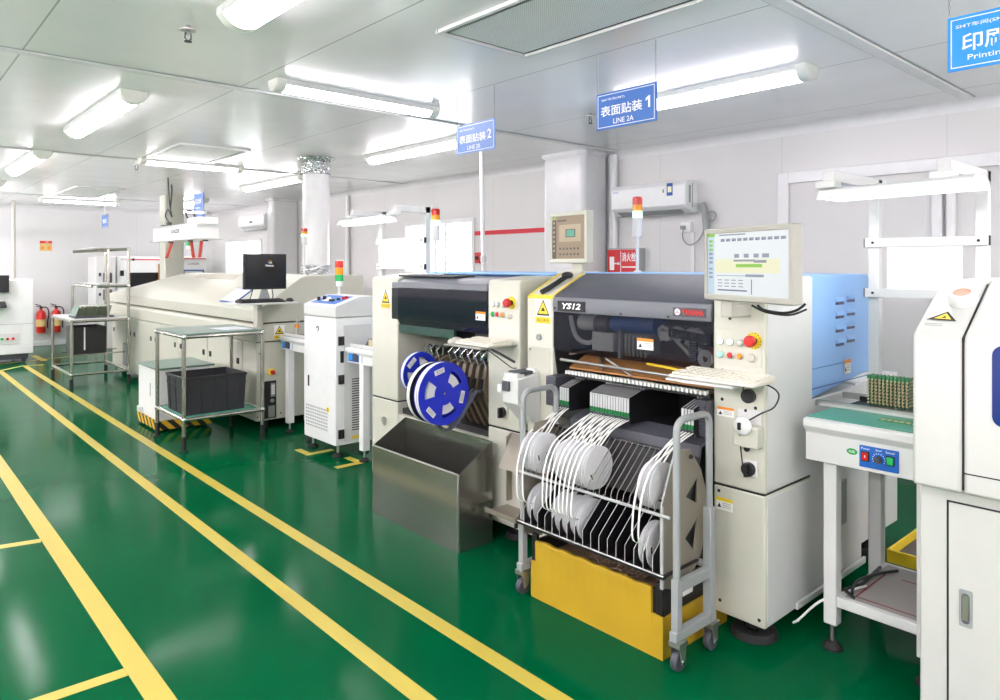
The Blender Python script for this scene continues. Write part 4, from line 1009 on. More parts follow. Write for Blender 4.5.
build('inner_beam', MB().use('dgrey').box(2.80, 2.9, 3.0, 3.9, 1.2, 1.27).use('mgrey').box(2.72, 2.8, 3.1, 3.25, 1.08, 1.22).use('black').box(2.68, 2.78, 3.06, 3.2, 1.0, 1.12), 'dgrey', t, bevel=.003)
for y, z, m in ((2.956, 1.284, 'lit_white'), (2.914, 1.283, 'lgrey'), (2.868, 1.282, 'lgrey'), (2.956, 1.228, 'greenlens'), (2.914, 1.229, 'red'), (2.873, 1.228, 'orange')):
    button(t, FX, y, z, .0125, m)
button(t, FX, 2.817, 1.225, .014, 'creamdark', 'cream')
estop(t, FX, 2.805, 1.296, .024)
rotary(t, FX, 2.86, .70, .065, 'cream')
build('rear_cover', MB().box(3.06, 3.62, 2.745, 4.21, .93, 1.452).box(2.98, 3.06, 2.9, 4.1, 1.436, 1.452), 'blue', t, bevel=.006)
build('rear_body', MB().box(3.06, 3.55, 2.76, 4.2, .1, .925), 'lgrey', t, bevel=.006)
for x, y in ((2.7, 2.86), (2.7, 4.08), (3.4, 2.9), (3.4, 4.05)):
    build('foot', MB().cyl((x, y, 0), 'z', .07, .03, 22, .06).cyl((x, y, .03), 'z', .025, .06, 12), 'rubber', t)
tower(t, 3.08, 4.13, 1.437, 1.675, 1.90, .031)
build('keyboard_tray', MB().box(2.34, 2.6, 2.76, 3.06, 1.066, 1.074), 'steel', t, bevel=.002)
build('keyboard_bracket', MB().tube(sm([(2.42, 2.78, 1.066), (2.5, 2.78, 1.03), (2.598, 2.78, .98)]), .007).tube(sm([(2.45, 2.86, 1.064), (2.54, 2.84, 1.0), (2.592, 2.80, .95), (2.592, 2.76, .95)]), .003), 'dgrey', t)
# bank of grey-brown feeders inside
f0 = None
for k in range(9):
    y = 3.02 + .062 * k + (.0 if k < 6 else .05)
    lab = 'grey brown tape feeder in the dark bay behind the blue reels'
    if f0 is None:
        f0 = thing('tape_feeder', lab, 'tape feeder', (2.7, y, .56), 'tape feeders in the far mounter'); fy0 = y
        build('body', MB().prism([(2.60, .74), (2.57, .80), (2.60, .93), (2.66, .955), (2.96, .955), (2.96, .565), (2.70, .565)], 'y', y - .014, y + .014), 'feederbrown', f0, bevel=.002)
        build('guide', MB().tube([(2.60, y, .93), (2.575, y, .985), (2.61, y, 1.01), (2.66, y, .98)], .005).box(2.62, 2.66, y - .008, y + .008, .955, 1.0), 'chrome', f0)
        build('lever', MB().box(2.566, 2.585, y - .006, y + .006, .80, .86).cyl((2.565, y - .012, .79), 'y', .014, .024, 10), 'black', f0)
    else: dup(f0, (0, y - fy0, 0))
# two large blue reels
def bigreel(x, y, z, R, w, lab, rot, flip=False):
    r = thing('large_tape_reel', lab, 'tape reel', (x, y, z - R), 'large blue reels hung on the far mounter')
    out = [(x + R * math.cos(a), z + R * math.sin(a)) for a in [2 * PI * k / 56 for k in range(56)]]
    holes = []
    for q in range(3):
        a0 = rot + q * 2 * PI / 3; arc = [a0 + .8 * k / 6 for k in range(7)]
        holes.append([(x + R * .37 * math.cos(a), z + R * .37 * math.sin(a)) for a in arc] + [(x + R * .76 * math.cos(a), z + R * .76 * math.sin(a)) for a in arc[::-1]])
    holes.append([(x + .007 * math.cos(a), z + .007 * math.sin(a)) for a in [2 * PI * k / 12 for k in range(12)]])
    for s_ in (-1, 1):
        f = build('flange', holed(MB(), out, holes, 'y', y + s_ * w / 2 - .0015, y + s_ * w / 2 + .0015), 'reelblue', r)
        if s_ < 0:
            for a0, ll in ((rot + .4 + PI / 3, 1), (rot + .4 + PI, 1), (rot + .4 + 5 * PI / 3, 1)):
                lb = MB().use('label'); rr = R * .74
                c0 = Vector((x + rr * math.cos(a0), y - w / 2 - .0022, z + rr * math.sin(a0))); u = Vector((-math.sin(a0), 0, math.cos(a0))); v = Vector((math.cos(a0), 0, math.sin(a0)))
                if ll != 1: u, v = v, u
                L_ = .034 * ll; W_ = .014
                lb.quad(c0 - u * L_ - v * W_, c0 + u * L_ - v * W_, c0 + u * L_ + v * W_, c0 - u * L_ + v * W_)
                c1 = c0 - Vector((0, .0006, 0)); lb.use('mgrey')
                for q in (-.5, 0, .5): lb.quad(c1 - u * L_ * .8 + v * (W_ * q - .002), c1 + u * L_ * .7 + v * (W_ * q - .002), c1 + u * L_ * .7 + v * (W_ * q + .001), c1 - u * L_ * .8 + v * (W_ * q + .001))
                build('reel_label', lb, 'label', f)
    build('wound_tape', MB().lathe([(R * .3, -w * .4), (R * .3, w * .4), (R * .66, w * .4), (R * .66, -w * .4), (R * .3, -w * .4)], (x, y, z), 'y', 40), 'reelhub', r)
    build('rim_band', MB().lathe([(R * .98, -w * .46), (R * .992, -w * .46), (R * .992, -w * .1), (R * .98, -w * .1)], (x, y, z), 'y', 48).lathe([(R * .96, w * .1), (R * .985, w * .1), (R * .985, w * .46), (R * .96, w * .46)], (x, y, z), 'y', 48), 'white', r)
    build('hub_pin', MB().cyl((x, y - w / 2 - .004, z), 'y', .006, w + .03, 12), 'chrome', r)
    return r
bigreel(2.355, 3.10, .80, .172, .04, 'big blue reel nearest the metal bin rim with white labels', .385)
bigreel(2.34, 3.165, .80, .166, .035, 'black rimmed reel squeezed directly behind the front blue reel', .5)
bigreel(2.46, 3.46, .86, .125, .03, 'smaller blue reel hanging behind the big blue one', .9)
for o in list(bpy.data.objects):
    if o.get('label', '').startswith('black rimmed'):
        for ch in o.children:
            if ch.name.startswith('flange'): ch.data.materials[0] = M['black']
tt = MB()
ribbon(tt, [(2.33, .632), (2.40, .60), (2.47, .66), (2.53, .75), (2.57, .80)], (3.1, 3.09), .03); ribbon(tt, [(2.30, .64), (2.34, .60), (2.42, .63), (2.50, .72), (2.56, .80)], (3.06, 3.05), .03)
tag(build('loose_tape', tt, 'dgrey'), 'dark loose tape loops dangling between blue reel and metal bin', 'tape')
build('reel_bracket', MB().box(2.34, 2.62, 3.185, 3.195, .785, .815).box(2.48, 2.62, 3.478, 3.488, .85, .872), 'holder', m2)
# folded sheet metal bin
gb = thing('metal_bin', 'open galvanised sheet metal bin standing on the floor below the blue reels', 'bin', (2.42, 3.31, 0))
th = .004
build('front_wall', MB().box(2.30, 2.30 + th, 2.89, 3.72, .0, .41), 'galv', gb)
build('back_wall', MB().box(2.535, 2.535 + th, 2.89, 3.72, .0, .545), 'galv', gb)
for y in (2.89, 3.72 - th): build('side_wall', MB().prism([(2.304, 0), (2.304, .409), (2.535, .544), (2.535, 0)], 'y', y, y + th), 'galv', gb)
build('bottom', MB().box(2.304, 2.535, 2.894, 3.716, .002, .006), 'galv', gb)
build('folded_edge', MB().box(2.296, 2.306, 2.888, 3.722, .404, .412).box(2.297, 2.307, 2.886, 2.894, 0, .41), 'steel', gb, bevel=.002)
keyboard('ivory keyboard on the tray in front of the far mounter buttons', 2.46, 2.875, 1.076, .27, .17, 0)
mouse('grey mouse beside the keyboard on the far mounter tray', 2.40, 3.035, 1.076, 'creamdark')
# bracket and guard box between the mounters
gbx = thing('conveyor_guard', 'grey triangular guard box bolted between the two mounters at waist height', 'guard', (2.52, 2.62, .72))
build('guard_shell', MB().prism([(2.44, .80), (2.44, .925), (2.598, .945), (2.598, .70), (2.56, .68)], 'y', 2.585, 2.70), 'lgrey', gbx, bevel=.004)
build('top_block', MB().use('dgrey').box(2.47, 2.585, 2.60, 2.69, .945, .957).use('lgrey').box(2.45, 2.5, 2.60, 2.7, .925, .95).use('label').box(2.56, 2.59, 2.59, 2.65, .945, .965), 'dgrey', gbx, bevel=.002)
build('latch_block', MB().use('dgrey').box(2.425, 2.44, 2.64, 2.69, .86, .91).use('white').box(2.42, 2.432, 2.69, 2.72, .85, .89), 'dgrey', gbx, bevel=.003)
hb_ = thing('document_holder', 'bent tan metal holder bracket fixed low between the mounters', 'holder', (2.53, 2.72, .16))
build('back_leg', MB().prism([(2.596, .24), (2.596, .55), (2.47, .47), (2.47, .43), (2.57, .48), (2.57, .24)], 'y', 2.60, 2.605), 'holder', hb_)
build('back_leg', MB().prism([(2.596, .24), (2.596, .60), (2.56, .58), (2.56, .24)], 'y', 2.80, 2.805), 'holder', hb_)
build('tray', MB().box(2.44, 2.598, 2.60, 2.84, .20, .205).box(2.44, 2.445, 2.60, 2.84, .205, .225).prism([(2.44, .20), (2.598, .20), (2.598, .33), (2.44, .23)], 'y', 2.60, 2.604), 'holder', hb_)
build('cross_plate', MB().prism([(2.50, .43), (2.52, .43), (2.598, .56), (2.598, .60)], 'y', 2.605, 2.80), 'holder', hb_)
build('bracket_feet', MB().cyl((2.46, 2.82, .17), 'z', .01, .03, 10).cyl((2.46, 2.62, .17), 'z', .01, .03, 10), 'black', hb_)

# ------------------------------------------------------------------ near inspection conveyor
def inspection_frame(root, X, ya, yb, zt, zr1, zr2, lampx, lampz, lampang, by0, by1, shift=0.0, post0=.0):
    """white profile frame: two posts, rails, a board and an arm mounted lamp"""
    s = .045
    for y in (ya, yb): build('post', MB().box(X, X + s, y - s / 2, y + s / 2, post0, zt), 'lgrey', root, bevel=.003)
    for z in (zr1, zr2):
        q = build('rail', MB().box(X - .022, X - .002, yb - .03, ya + .03, z - .02, z + .02), 'lgrey', root, bevel=.002)
        build('rail_cap', MB().box(X - .0225, X - .0015, yb - .033, yb - .03, z - .02, z + .02).box(X - .0225, X - .0015, ya + .03, ya + .033, z - .02, z + .02).cyl((X - .025, ya - .005, z), 'x', .006, .003, 10).cyl((X - .025, yb + .005, z), 'x', .006, .003, 10), 'ink', q)
    build('notice_board', MB().box(X - .01, X - .002, by0, by1, zr2 + .02, zr1 - .02), 'board', root)
    for y in (ya, yb): build('arm', MB().box(lampx, X + s, y - s / 2, y + s / 2, zt - s, zt), 'lgrey', root, bevel=.003)
    yc = (ya + yb) / 2 + shift; L = (ya - yb) + .16
    R = lambda mb: mb.rotz(lampang, (lampx, yc, lampz))
    lp = build('inspection_lamp', R(MB().prism([(lampx - .075, lampz + .012), (lampx - .055, lampz + .05), (lampx - .03, lampz + .062), (lampx + .03, lampz + .062), (lampx + .055, lampz + .05), (lampx + .075, lampz + .012), (lampx + .07, lampz + .012), (lampx + .05, lampz + .044), (lampx - .05, lampz + .044), (lampx - .07, lampz + .012)], 'y', yc - L / 2, yc + L / 2)), 'white', root, bevel=.002)
    build('lamp_tube', R(MB().cyl((lampx - .025, yc - L / 2 + .02, lampz + .026), 'y', .013, L - .04, 14).cyl((lampx + .025, yc - L / 2 + .02, lampz + .026), 'y', .013, L - .04, 14)), 'lampdim', lp)
    for y in (ya, yb): build('lamp_bracket', MB().box(lampx - .03, lampx + .03, y - .04, y + .04, lampz + .06, zt - s + .002), 'lgrey', lp, bevel=.003)
def conveyor(root, x0, x1, y0, y1, ztop, zb, m='lgrey', legs=True, leg=.05, legx=None):
    build('front_panel', MB().prism([(x0 - .004, ztop - .03), (x0 - .004, ztop - .004), (x0 + .012, ztop), (x0 + .03, ztop), (x0 + .03, zb), (x0 + .018, zb), (x0 + .018, ztop - .055)], 'y', y0, y1), m, root, bevel=.003)
    build('frame_box', MB().box(x0 + .03, x1, y0 + .01, y0 + .03, zb + .04, ztop - .02).box(x0 + .03, x1, y1 - .03, y1 - .01, zb + .04, ztop - .02).box(x1 - .02, x1, y0 + .03, y1 - .03, zb + .04, ztop - .02), m, root)
t = thing('inspection_conveyor', 'grey inspection conveyor with green top and blue switch panel beside the printer', 'conveyor', (3.05, 1.05, 0), 'inspection conveyors')
cy0, cy1 = .83, 1.278
conveyor(t, 2.745, 3.44, cy0, cy1, .902, .737)
build('green_top', MB().prism([(2.775, .9025), (2.775, .9055), (3.02, .9055), (3.02, .9025)], 'y', cy0, cy1), 'greenmat', t)
rl = MB().use('steel').box(3.03, 3.05, cy0, cy1 + .08, .90, .925).box(3.30, 3.32, cy0, cy1 + .08, .90, .925).use('black').box(3.05, 3.30, cy0, cy1, .895, .90).use('lgrey').box(3.02, 3.03, cy0, cy1 + .06, .905, .915)
build('belt_rails', rl, 'steel', t, bevel=.001)
for bx in (3.052, 3.288): build('belt', MB().box(bx, bx + .01, cy0, cy1, .90, .918), 'rubber', t)
sp = build('switch_panel', MB().box(2.757, 2.7635, .938, 1.073, .752, .832), 'bluedk', t, bevel=.002)
# tilt of the lettering follows the flat panel
l = MB().use('inkwhite'); text(l, 'Power', (2.757, 1.0500, .822), .008, XR, XU); text(l, 'Speed', (2.757, 1.0050, .822), .008, XR, XU); text(l, 'Sensor', (2.757, .9650, .822), .008, XR, XU)
for k in range(11):
    a = PI * (-.15 + 1.3 * k / 10); l.box(2.7562, 2.757, 1.0050 + .021 * math.cos(a) - .0015, 1.0050 + .021 * math.cos(a) + .0015, .79 + .021 * math.sin(a) - .0015, .79 + .021 * math.sin(a) + .0015)
build('panel_marks', l, 'inkwhite', sp)
build('rocker_switch', MB().use('ink').box(2.754, 2.757, 1.0370, 1.0650, .775, .812).use('redlens').box(2.750, 2.7545, 1.0410, 1.0610, .78, .807).use('inkwhite').box(2.7495, 2.7505, 1.0495, 1.0525, .79, .798), 'redlens', sp, bevel=.001)
build('speed_knob', MB().cyl((2.742, 1.0050, .79), 'x', .013, .015, 18).cyl((2.740, 1.0050, .79), 'x', .008, .003, 14), 'dgrey', sp)
build('green_button', MB().use('ink').box(2.754, 2.757, .9510, .9790, .775, .81).use('greenlens').box(2.749, 2.7545, .9540, .9760, .779, .806), 'greenlens', sp, bevel=.001)
o = MB().use('inkgreen'); o.add([(2.7625, 1.1010 + .020 * math.cos(2 * PI * k / 20), .80 + .012 * math.sin(2 * PI * k / 20)) for k in range(20)], [tuple(range(20))])
o.use('inkwhite'); text(o, 'NSE', (2.7625, 1.1010, .80), .009, XR, XU, lift=.001); build('oval_badge', o, 'inkgreen', t)
for x, y in ((2.80, 1.20), (3.25, 1.20), (2.80, .87), (3.25, .87)):
    k = build('leg', MB().box(x, x + .05, y - .025, y + .025, .1, .78), 'lgrey', t, bevel=.004)
    build('leveling_foot', MB().use('steel').cyl((x + .025, y, .03), 'z', .008, .08, 10).use('rubber').lathe([(.001, 0), (.036, 0), (.036, .012), (.02, .03), (.001, .034)], (x + .025, y, 0), 'z', 20), 'rubber', k)
build('shelf', MB().box(2.805, 3.295, .85, 1.178, .175, .215), 'lgrey', t, bevel=.004)
build('shelf_mat', MB().box(2.83, 3.27, .86, 1.155, .215, .2155), 'shelfmat', t)
tl = MB(); tl.box(2.86, 2.867, .86, 1.13, .215, .2162).box(2.86, 3.16, 1.123, 1.13, .215, .2162).box(3.15, 3.157, .86, 1.06, .215, .2162)
build('shelf_marking', tl, mat('maroon_tape', (130, 30, 44), .5), t)
inspection_frame(t, 3.40, 1.262, .845, 1.885, 1.60, 1.375, 2.93, 1.752, math.radians(-9), .91, 1.20, shift=-.05, post0=.1)
build('sensor_box', MB().use('lgrey').box(3.34, 3.38, .85, .9, .92, 1.02).use('dgrey').box(3.33, 3.36, .84, .89, 1.06, 1.12).use('lgrey').box(3.335, 3.375, .843, .885, .96, 1.2), 'lgrey', t, bevel=.003)
# boards stood in a row on the rails
b0 = None
for k in range(11):
    y = 1.012 + .0145 * k; lab = 'green populated circuit board standing upright in the row on the near conveyor'
    if b0 is None:
        b0 = thing('circuit_board', lab, 'circuit board', (3.10, y, .925), 'circuit boards standing on the conveyor'); by = y
        build('laminate', MB().box(3.068, 3.13, y - .0008, y + .0008, .926, 1.05), 'pcb', b0)
        cm = MB()
        for i in range(8):
            z = .936 + .0135 * i; cm.box(3.062, 3.072, y - .0038, y + .0038, z, z + .006)
            for jx in range(2): cm.box(3.085 + .022 * jx, 3.098 + .022 * jx, y - .0042, y - .0008, z, z + .008)
        build('components', cm, 'comp', b0)
        build('edge_tabs', MB().box(3.07, 3.12, y - .0055, y + .0055, 1.043, 1.0475).box(3.064, 3.076, y - .005, y + .005, 1.035, 1.051), 'pcb', b0)
    else: dup(b0, (0, y - by, 0))
pr = MB()
for k in range(10): pr.use('comp').box(2.90 + .0, 2.92, .84 + .022 * k, .852 + .022 * k, .9058, .91)
pr.use('pcb').box(2.89, 2.96, .835, 1.06, .9056, .907)
tag(build('panel_strip', pr, 'pcb'), 'single green board strip lying flat on the near conveyor top', 'circuit board')
cbm = MB(); cbm.tube(sm([(3.2, 1.16, .222), (3.1, 1.155, .222), (2.98, 1.15, .222), (2.88, 1.17, .224), (2.85, 1.16, .232), (2.83, 1.12, .223)]), .007).tube(sm([(3.22, 1.1, .222), (3.1, 1.14, .23), (2.95, 1.16, .235), (2.86, 1.14, .222)]), .006)
tag(build('power_cable', cbm, 'black'), 'dark cables lying on the lower shelf of the near conveyor', 'cable')
cbm = MB(); cbm.tube(sm([(2.97, 1.13, .223), (2.9, 1.15, .224), (2.80, 1.235, .18), (2.76, 1.30, .1), (2.77, 1.33, .07), (2.84, 1.342, .05)]), .0045)
tag(build('white_cable', cbm, 'white'), 'white cable drooping from the conveyor shelf to the mounter foot', 'cable')
yb = thing('yellow_crate', 'yellow crate on the floor behind the near conveyor legs', 'crate', (3.95, 1.12, 0))
build('crate_body', openbox(MB(), 3.72, 4.2, .92, 1.32, .05, .115, .012, False), 'yellow', yb, bevel=.004)
build('crate_base', MB().box(3.735, 4.185, .935, 1.305, .0, .075), 'dgrey', yb)
# ------------------------------------------------------------------ solder paste printer at the picture edge
t = thing('solder_paste_printer', 'cream printer cabinet with sloping rounded top and recessed door handle at the picture edge', 'printer', (3.1, .3, 0))
prof = [(2.5, .80), (2.5, 1.262), (2.508, 1.282), (2.525, 1.294), (2.772, 1.442), (2.80, 1.45), (3.6, 1.45), (3.6, .80)]
build('side_hood', MB().prism(prof, 'y', .674, .81), 'printer', t, bevel=.01, seg=3)
build('front_hood', MB().prism(prof, 'y', -.35, .668), 'printer', t, bevel=.01, seg=3)
build('hood_gap', MB().prism([(2.508, .81), (2.508, 1.275), (2.775, 1.436), (3.58, 1.44), (3.58, .81)], 'y', .667, .675), 'ink', t)
build('lower_joint', MB().box(2.499, 2.51, -.34, .666, 1.0 - .138, 1.0 - .134), 'ink', t)
build('viewing_window', rbox(MB(), -.35, .594, 1.02, 1.262, 0, .006, .03).xf(Matrix(((0, 0, 1, 2.4965), (1, 0, 0, 0), (0, 1, 0, 0), (0, 0, 0, 1)))), 'navy', t)
build('base_cabinet', MB().box(2.553, 3.58, -.34, .806, .05, .80), 'printer', t, bevel=.006)
d = build('cabinet_door', MB().box(2.549, 2.556, -.30, .722, .06, .752), 'printer', t, bevel=.002)
build('door_gap', MB().box(2.5515, 2.5525, -.306, .728, .055, .758), 'ink', d)
hm = MB(); 
hd = build('door_handle', rbox(MB(), .657, .693, .376, .490, 0, .004, .004).xf(Matrix(((0, 0, 1, 2.546), (1, 0, 0, 0), (0, 1, 0, 0), (0, 0, 0, 1)))), 'mgrey', d)
build('handle_recess', rbox(MB().use('dgrey'), .664, .686, .386, .480, 0, .001, .010).use('steel').box(.6665, .6835, .397, .476, -.002, .0) .xf(Matrix(((0, 0, 1, 2.5458), (1, 0, 0, 0), (0, 1, 0, 0), (0, 0, 0, 1)))), 'dgrey', d)
for x, y in ((2.65, .7), (3.4, .7), (2.65, -.2), (3.4, -.2)): build('foot', MB().cyl((x, y, 0), 'z', .04, .055, 16), 'rubber', t)
dx, dz = (2.772 - 2.525), (1.442 - 1.294); sl = math.hypot(dx, dz); ux, uz = dx / sl, dz / sl
def onslope(s, y, l=.0015): return (2.525 + ux * s - uz * l, y, 1.294 + uz * s + ux * l)
w = MB().use('label')
w.quad(onslope(.04, .775), onslope(.04, .695), onslope(.10, .695), onslope(.10, .775)) if False else None
w.use('ink'); w.quad(onslope(.055, .792, .0018), onslope(.052, .706, .0018), onslope(.105, .742, .0018))
w.use('yellow'); w.quad(onslope(.062, .772, .0024), onslope(.06, .722, .0024), onslope(.094, .743, .0024))
w.use('ink'); w.quad(onslope(.066, .752, .003), onslope(.066, .738, .003), onslope(.08, .743, .003))
w.use('mgrey')
for k in range(2): w.quad(onslope(.022 + .01 * k, .79, .0016), onslope(.022 + .01 * k, .74, .0016), onslope(.026 + .01 * k, .74, .0016), onslope(.026 + .01 * k, .79, .0016))
build('warning_sticker', w, 'yellow', t)
tr = thing('tape_roll', 'white roll of tape with pinkish core on top of the printer cabinet', 'tape roll', (2.65, .715, 1.37))
nrm = Matrix.Translation(onslope(.165, .712, .001)) @ Matrix.Rotation(-math.atan2(uz, ux), 4, 'Y')
build('wound_tape', MB().lathe([(.027, 0), (.039, 0), (.041, .003), (.041, .037), (.039, .04), (.027, .04), (.027, 0)], (0, 0, 0), 'z', 32).xf(nrm), 'white', tr)
build('core', MB().lathe([(.0245, .002), (.0272, .002), (.0272, .036), (.0245, .036), (.0245, .002)], (0, 0, 0), 'z', 32).use('pinkcore').cyl((0, 0, .001), 'z', .025, .03, 24).xf(nrm), 'pinkcore', tr)

# ------------------------------------------------------------------ white control cabinet (loader)
t = thing('control_cabinet', 'tall white control cabinet with blue sloping console between oven and far mounter', 'cabinet', (2.9, 5.2, 0))
ca, cb_ = 4.935, 5.462
build('cabinet_body', MB().box(2.72, 3.06, ca, cb_, .095, 1.085), 'white', t, bevel=.008, seg=3)
build('console', MB().prism([(2.716, 1.09), (2.716, 1.178), (2.73, 1.186), (2.93, 1.252), (3.06, 1.252), (3.06, 1.09)], 'y', ca - .002, cb_ + .002), 'lgrey', t, bevel=.006)
def con(x, y, l=.001):
    z = 1.186 + (x - 2.73) * (.066 / .2); return (x - .31 * l, y, z + .95 * l)
cp = MB().use('bluedk' if False else 'bluesign'); cp.quad(con(2.745, cb_ - .05, .0015), con(2.745, ca + .06, .0015), con(2.915, ca + .06, .0015), con(2.915, cb_ - .05, .0015))
build('console_sheet', cp, 'bluesign', t)
for x, y, m, hh in ((2.80, 5.36, 'ink', .03), (2.82, 5.30, 'ink', .032), (2.83, 5.24, 'label', .02), (2.80, 5.16, 'ink', .018), (2.80, 5.12, 'ink', .018), (2.83, 5.09, 'ink', .018), (2.85, 5.04, 'redlens', .022), (2.87, 5.03, 'redlens', .02)):
    p = con(x, y); build('console_switch', MB().cyl((x, y, p[2] - .002), 'z', .014, hh, 12), m, t)
build('console_display', MB().quad(con(2.79, 5.30, .003), con(2.79, 5.20, .003), con(2.84, 5.20, .003), con(2.84, 5.30, .003)), 'label', t)
l = MB().use('ink')
l.tube([(2.7185, 5.225 + .018 * math.cos(a), .99 + .018 * math.sin(a)) for a in [2 * PI * k / 14 * .8 for k in range(14)]], .003, 5)
build('round_badge', l, 'ink', t)
build('lock_handle', MB().box(2.716, 2.721, 5.37, 5.392, .51, .60), 'black', t, bevel=.002)
l = MB().use('yellow').cyl((2.7185, 5.057, .362), 'x', .022, .002, 20).use('ink').lathe([(.008, 0), (.012, 0), (.012, .001), (.008, .001)], (2.7175, 5.057, .362), 'x', 14); build('round_sticker', l, 'yellow', t)
vt = MB()
for k in range(7):
    for j in range(12): vt.box(2.7188, 2.7202, 5.425 - .031 * j, 5.405 - .031 * j, .19 + .026 * k, .204 + .026 * k)
build('vent_slots', vt, 'greytrim', t)
ss = build('side_door', MB().box(2.79, 3.04, ca - .004, ca, .12, 1.03), 'lgrey', t, bevel=.002)
sv = MB()
for k in range(22): sv.box(2.86, 2.955, ca - .0065, ca - .004, .20 + .019 * k, .207 + .019 * k)
build('louvre_slots', sv, 'darkin', ss)
for z in (.875, .575, .15): build('hinge', MB().box(2.74, 2.79, ca - .014, ca - .003, z, z + .07).tube([(2.765, ca - .016, z), (2.765, ca - .016, z + .07)], .006), 'black', t, bevel=.002)
build('side_marks', MB().use('ink').box(2.76, 2.785, ca - .012, ca - .002, .74, .83).use('yellow').box(2.86, 2.93, ca - .006, ca - .0045, .135, .155), 'ink', t)
for x, y in ((2.77, 4.99), (2.77, 5.4), (3.0, 4.99), (3.0, 5.4)): build('leveling_foot', MB().use('steel').cyl((x, y, .02), 'z', .01, .08, 10).use('rubber').lathe([(.001, 0), (.045, 0), (.045, .01), (.02, .028), (.001, .03)], (x, y, 0), 'z', 20), 'rubber', t)
tower(t, 2.93, 5.255, 1.25, 1.325, 1.535, .034, lit='none', body=False)

# link conveyors each side of the white cabinet
def linkconv(lab, y0, y1, extra=None):
    t = thing('inspection_conveyor' if extra else 'link_conveyor', lab, 'conveyor', (3.0, (y0 + y1) / 2, 0), 'inspection conveyors' if extra else None)
    conveyor(t, 2.80, 3.09, y0, y1, .862, .742, 'white')
    build('top_plate', MB().box(2.83, 3.09, y0, y1, .855, .862), 'dgrey', t)
    build('rail', MB().box(2.84, 2.86, y0, y1, .862, .885).box(3.05, 3.07, y0, y1, .862, .885), 'lgrey', t)
    pa = MB().use('bluedk').box(2.814, 2.8175, y1 - .22, y1 - .02, .755, .835).use('bluebright').box(2.810, 2.814, y1 - .085, y1 - .03, .765, .825).use('dgrey').box(2.806, 2.814, y1 - .16, y1 - .1, .765, .825).use('label').box(2.813, 2.814, y1 - .22, y1 - .18, .755, .835)
    build('switch_panel', pa, 'bluedk', t, bevel=.001)
    for x, y in ((2.82, y0 + .1), (3.0, y0 + .1), (2.82, y1 - .1), (3.0, y1 - .1)):
        if extra and y > y1 - .2: y = y1 - .2
        k = build('leg', MB().box(x, x + .06, y - .03, y + .03, .085, .79), 'white', t, bevel=.004)
        build('leveling_foot', MB().use('steel').cyl((x + .03, y, .03), 'z', .008, .06, 10).use('rubber').lathe([(.001, 0), (.04, 0), (.04, .01), (.02, .03), (.001, .034)], (x + .03, y, 0), 'z', 18), 'rubber', k)
    if extra: extra(t)
    return t
def ex_t(t):
    inspection_frame(t, 3.10, 4.90, 4.30, 1.93, 1.685, 1.487, 2.84, 1.80, math.radians(-6), 4.33, 4.90, shift=.1, post0=.75)
    build('material_on_belt', MB().use('dgrey').prism([(2.87, .885), (2.9, .93), (3.0, .93), (3.03, .885)], 'y', 4.45, 4.75).use('comp').box(2.87, 2.9, 4.6, 4.7, .885, .93), 'dgrey', t)
linkconv('white link conveyor with whiteboard and lamp frame between white cabinet and far mounter', 4.235, 4.925, ex_t)
linkconv('short white link conveyor with blue buttons between the oven and the white cabinet', 5.50, 6.10)
p = MB().use('steel').cyl((2.86, 5.88, .885), 'z', .012, .06, 10).use('orange').cyl((2.86, 5.88, .945), 'z', .02, .03, 12).use('steel').cyl((2.86, 5.88, .975), 'z', .008, .06, 10).box(2.85, 2.87, 5.84, 5.92, 1.0, 1.01)
tag(build('pressure_valve', p, 'steel'), 'small brass valve standing on the link conveyor beside the oven', 'valve')
# ------------------------------------------------------------------ reflow oven
t = thing('reflow_oven', 'very long cream reflow oven with sloping hood along the machine line', 'reflow oven', (3.2, 8.4, 0))
A, B = 6.2, 11.15
build('body', MB().box(2.63, 3.72, A + .01, B, .09, .80), 'cream', t, bevel=.008)
build('upper_body', MB().prism([(2.62, .806), (2.62, .93), (2.64, .955), (2.70, .965), (3.72, .965), (3.72, .806)], 'y', A + .005, B + .1), 'cream', t, bevel=.008, seg=3)
build('hood_gap', MB().box(2.70, 3.7, A + .02, B + .1, .964, .978), 'ink', t)
hp = [(2.655, .978), (2.645, 1.09), (2.66, 1.105), (3.06, 1.385), (3.12, 1.40), (3.73, 1.40), (3.73, .978)]
h = MB(); n = len(hp); off = [.25, .25, .2, -1.6, -1.75, -1.75, .25]
h.add([(x, A, z) for x, z in hp] + [(x, B + o, z) for (x, z), o in zip(hp, off)], [(i, (i + 1) % n, n + (i + 1) % n, n + i) for i in range(n)] + [tuple(range(n))[::-1]])
h.add([(x, B + o, z) for (x, z), o in zip(hp, off)], [(0, 1, 2), (0, 2, 3), (0, 3, 6), (3, 4, 5), (3, 5, 6)])
build('hood', h, 'cream', t, bevel=.006, angle=25)
build('hood_rib', MB().prism([(3.0, 1.342), (3.06, 1.387), (3.06, 1.392), (3.0, 1.348)], 'y', 7.7, 8.9), 'creamdark', t)
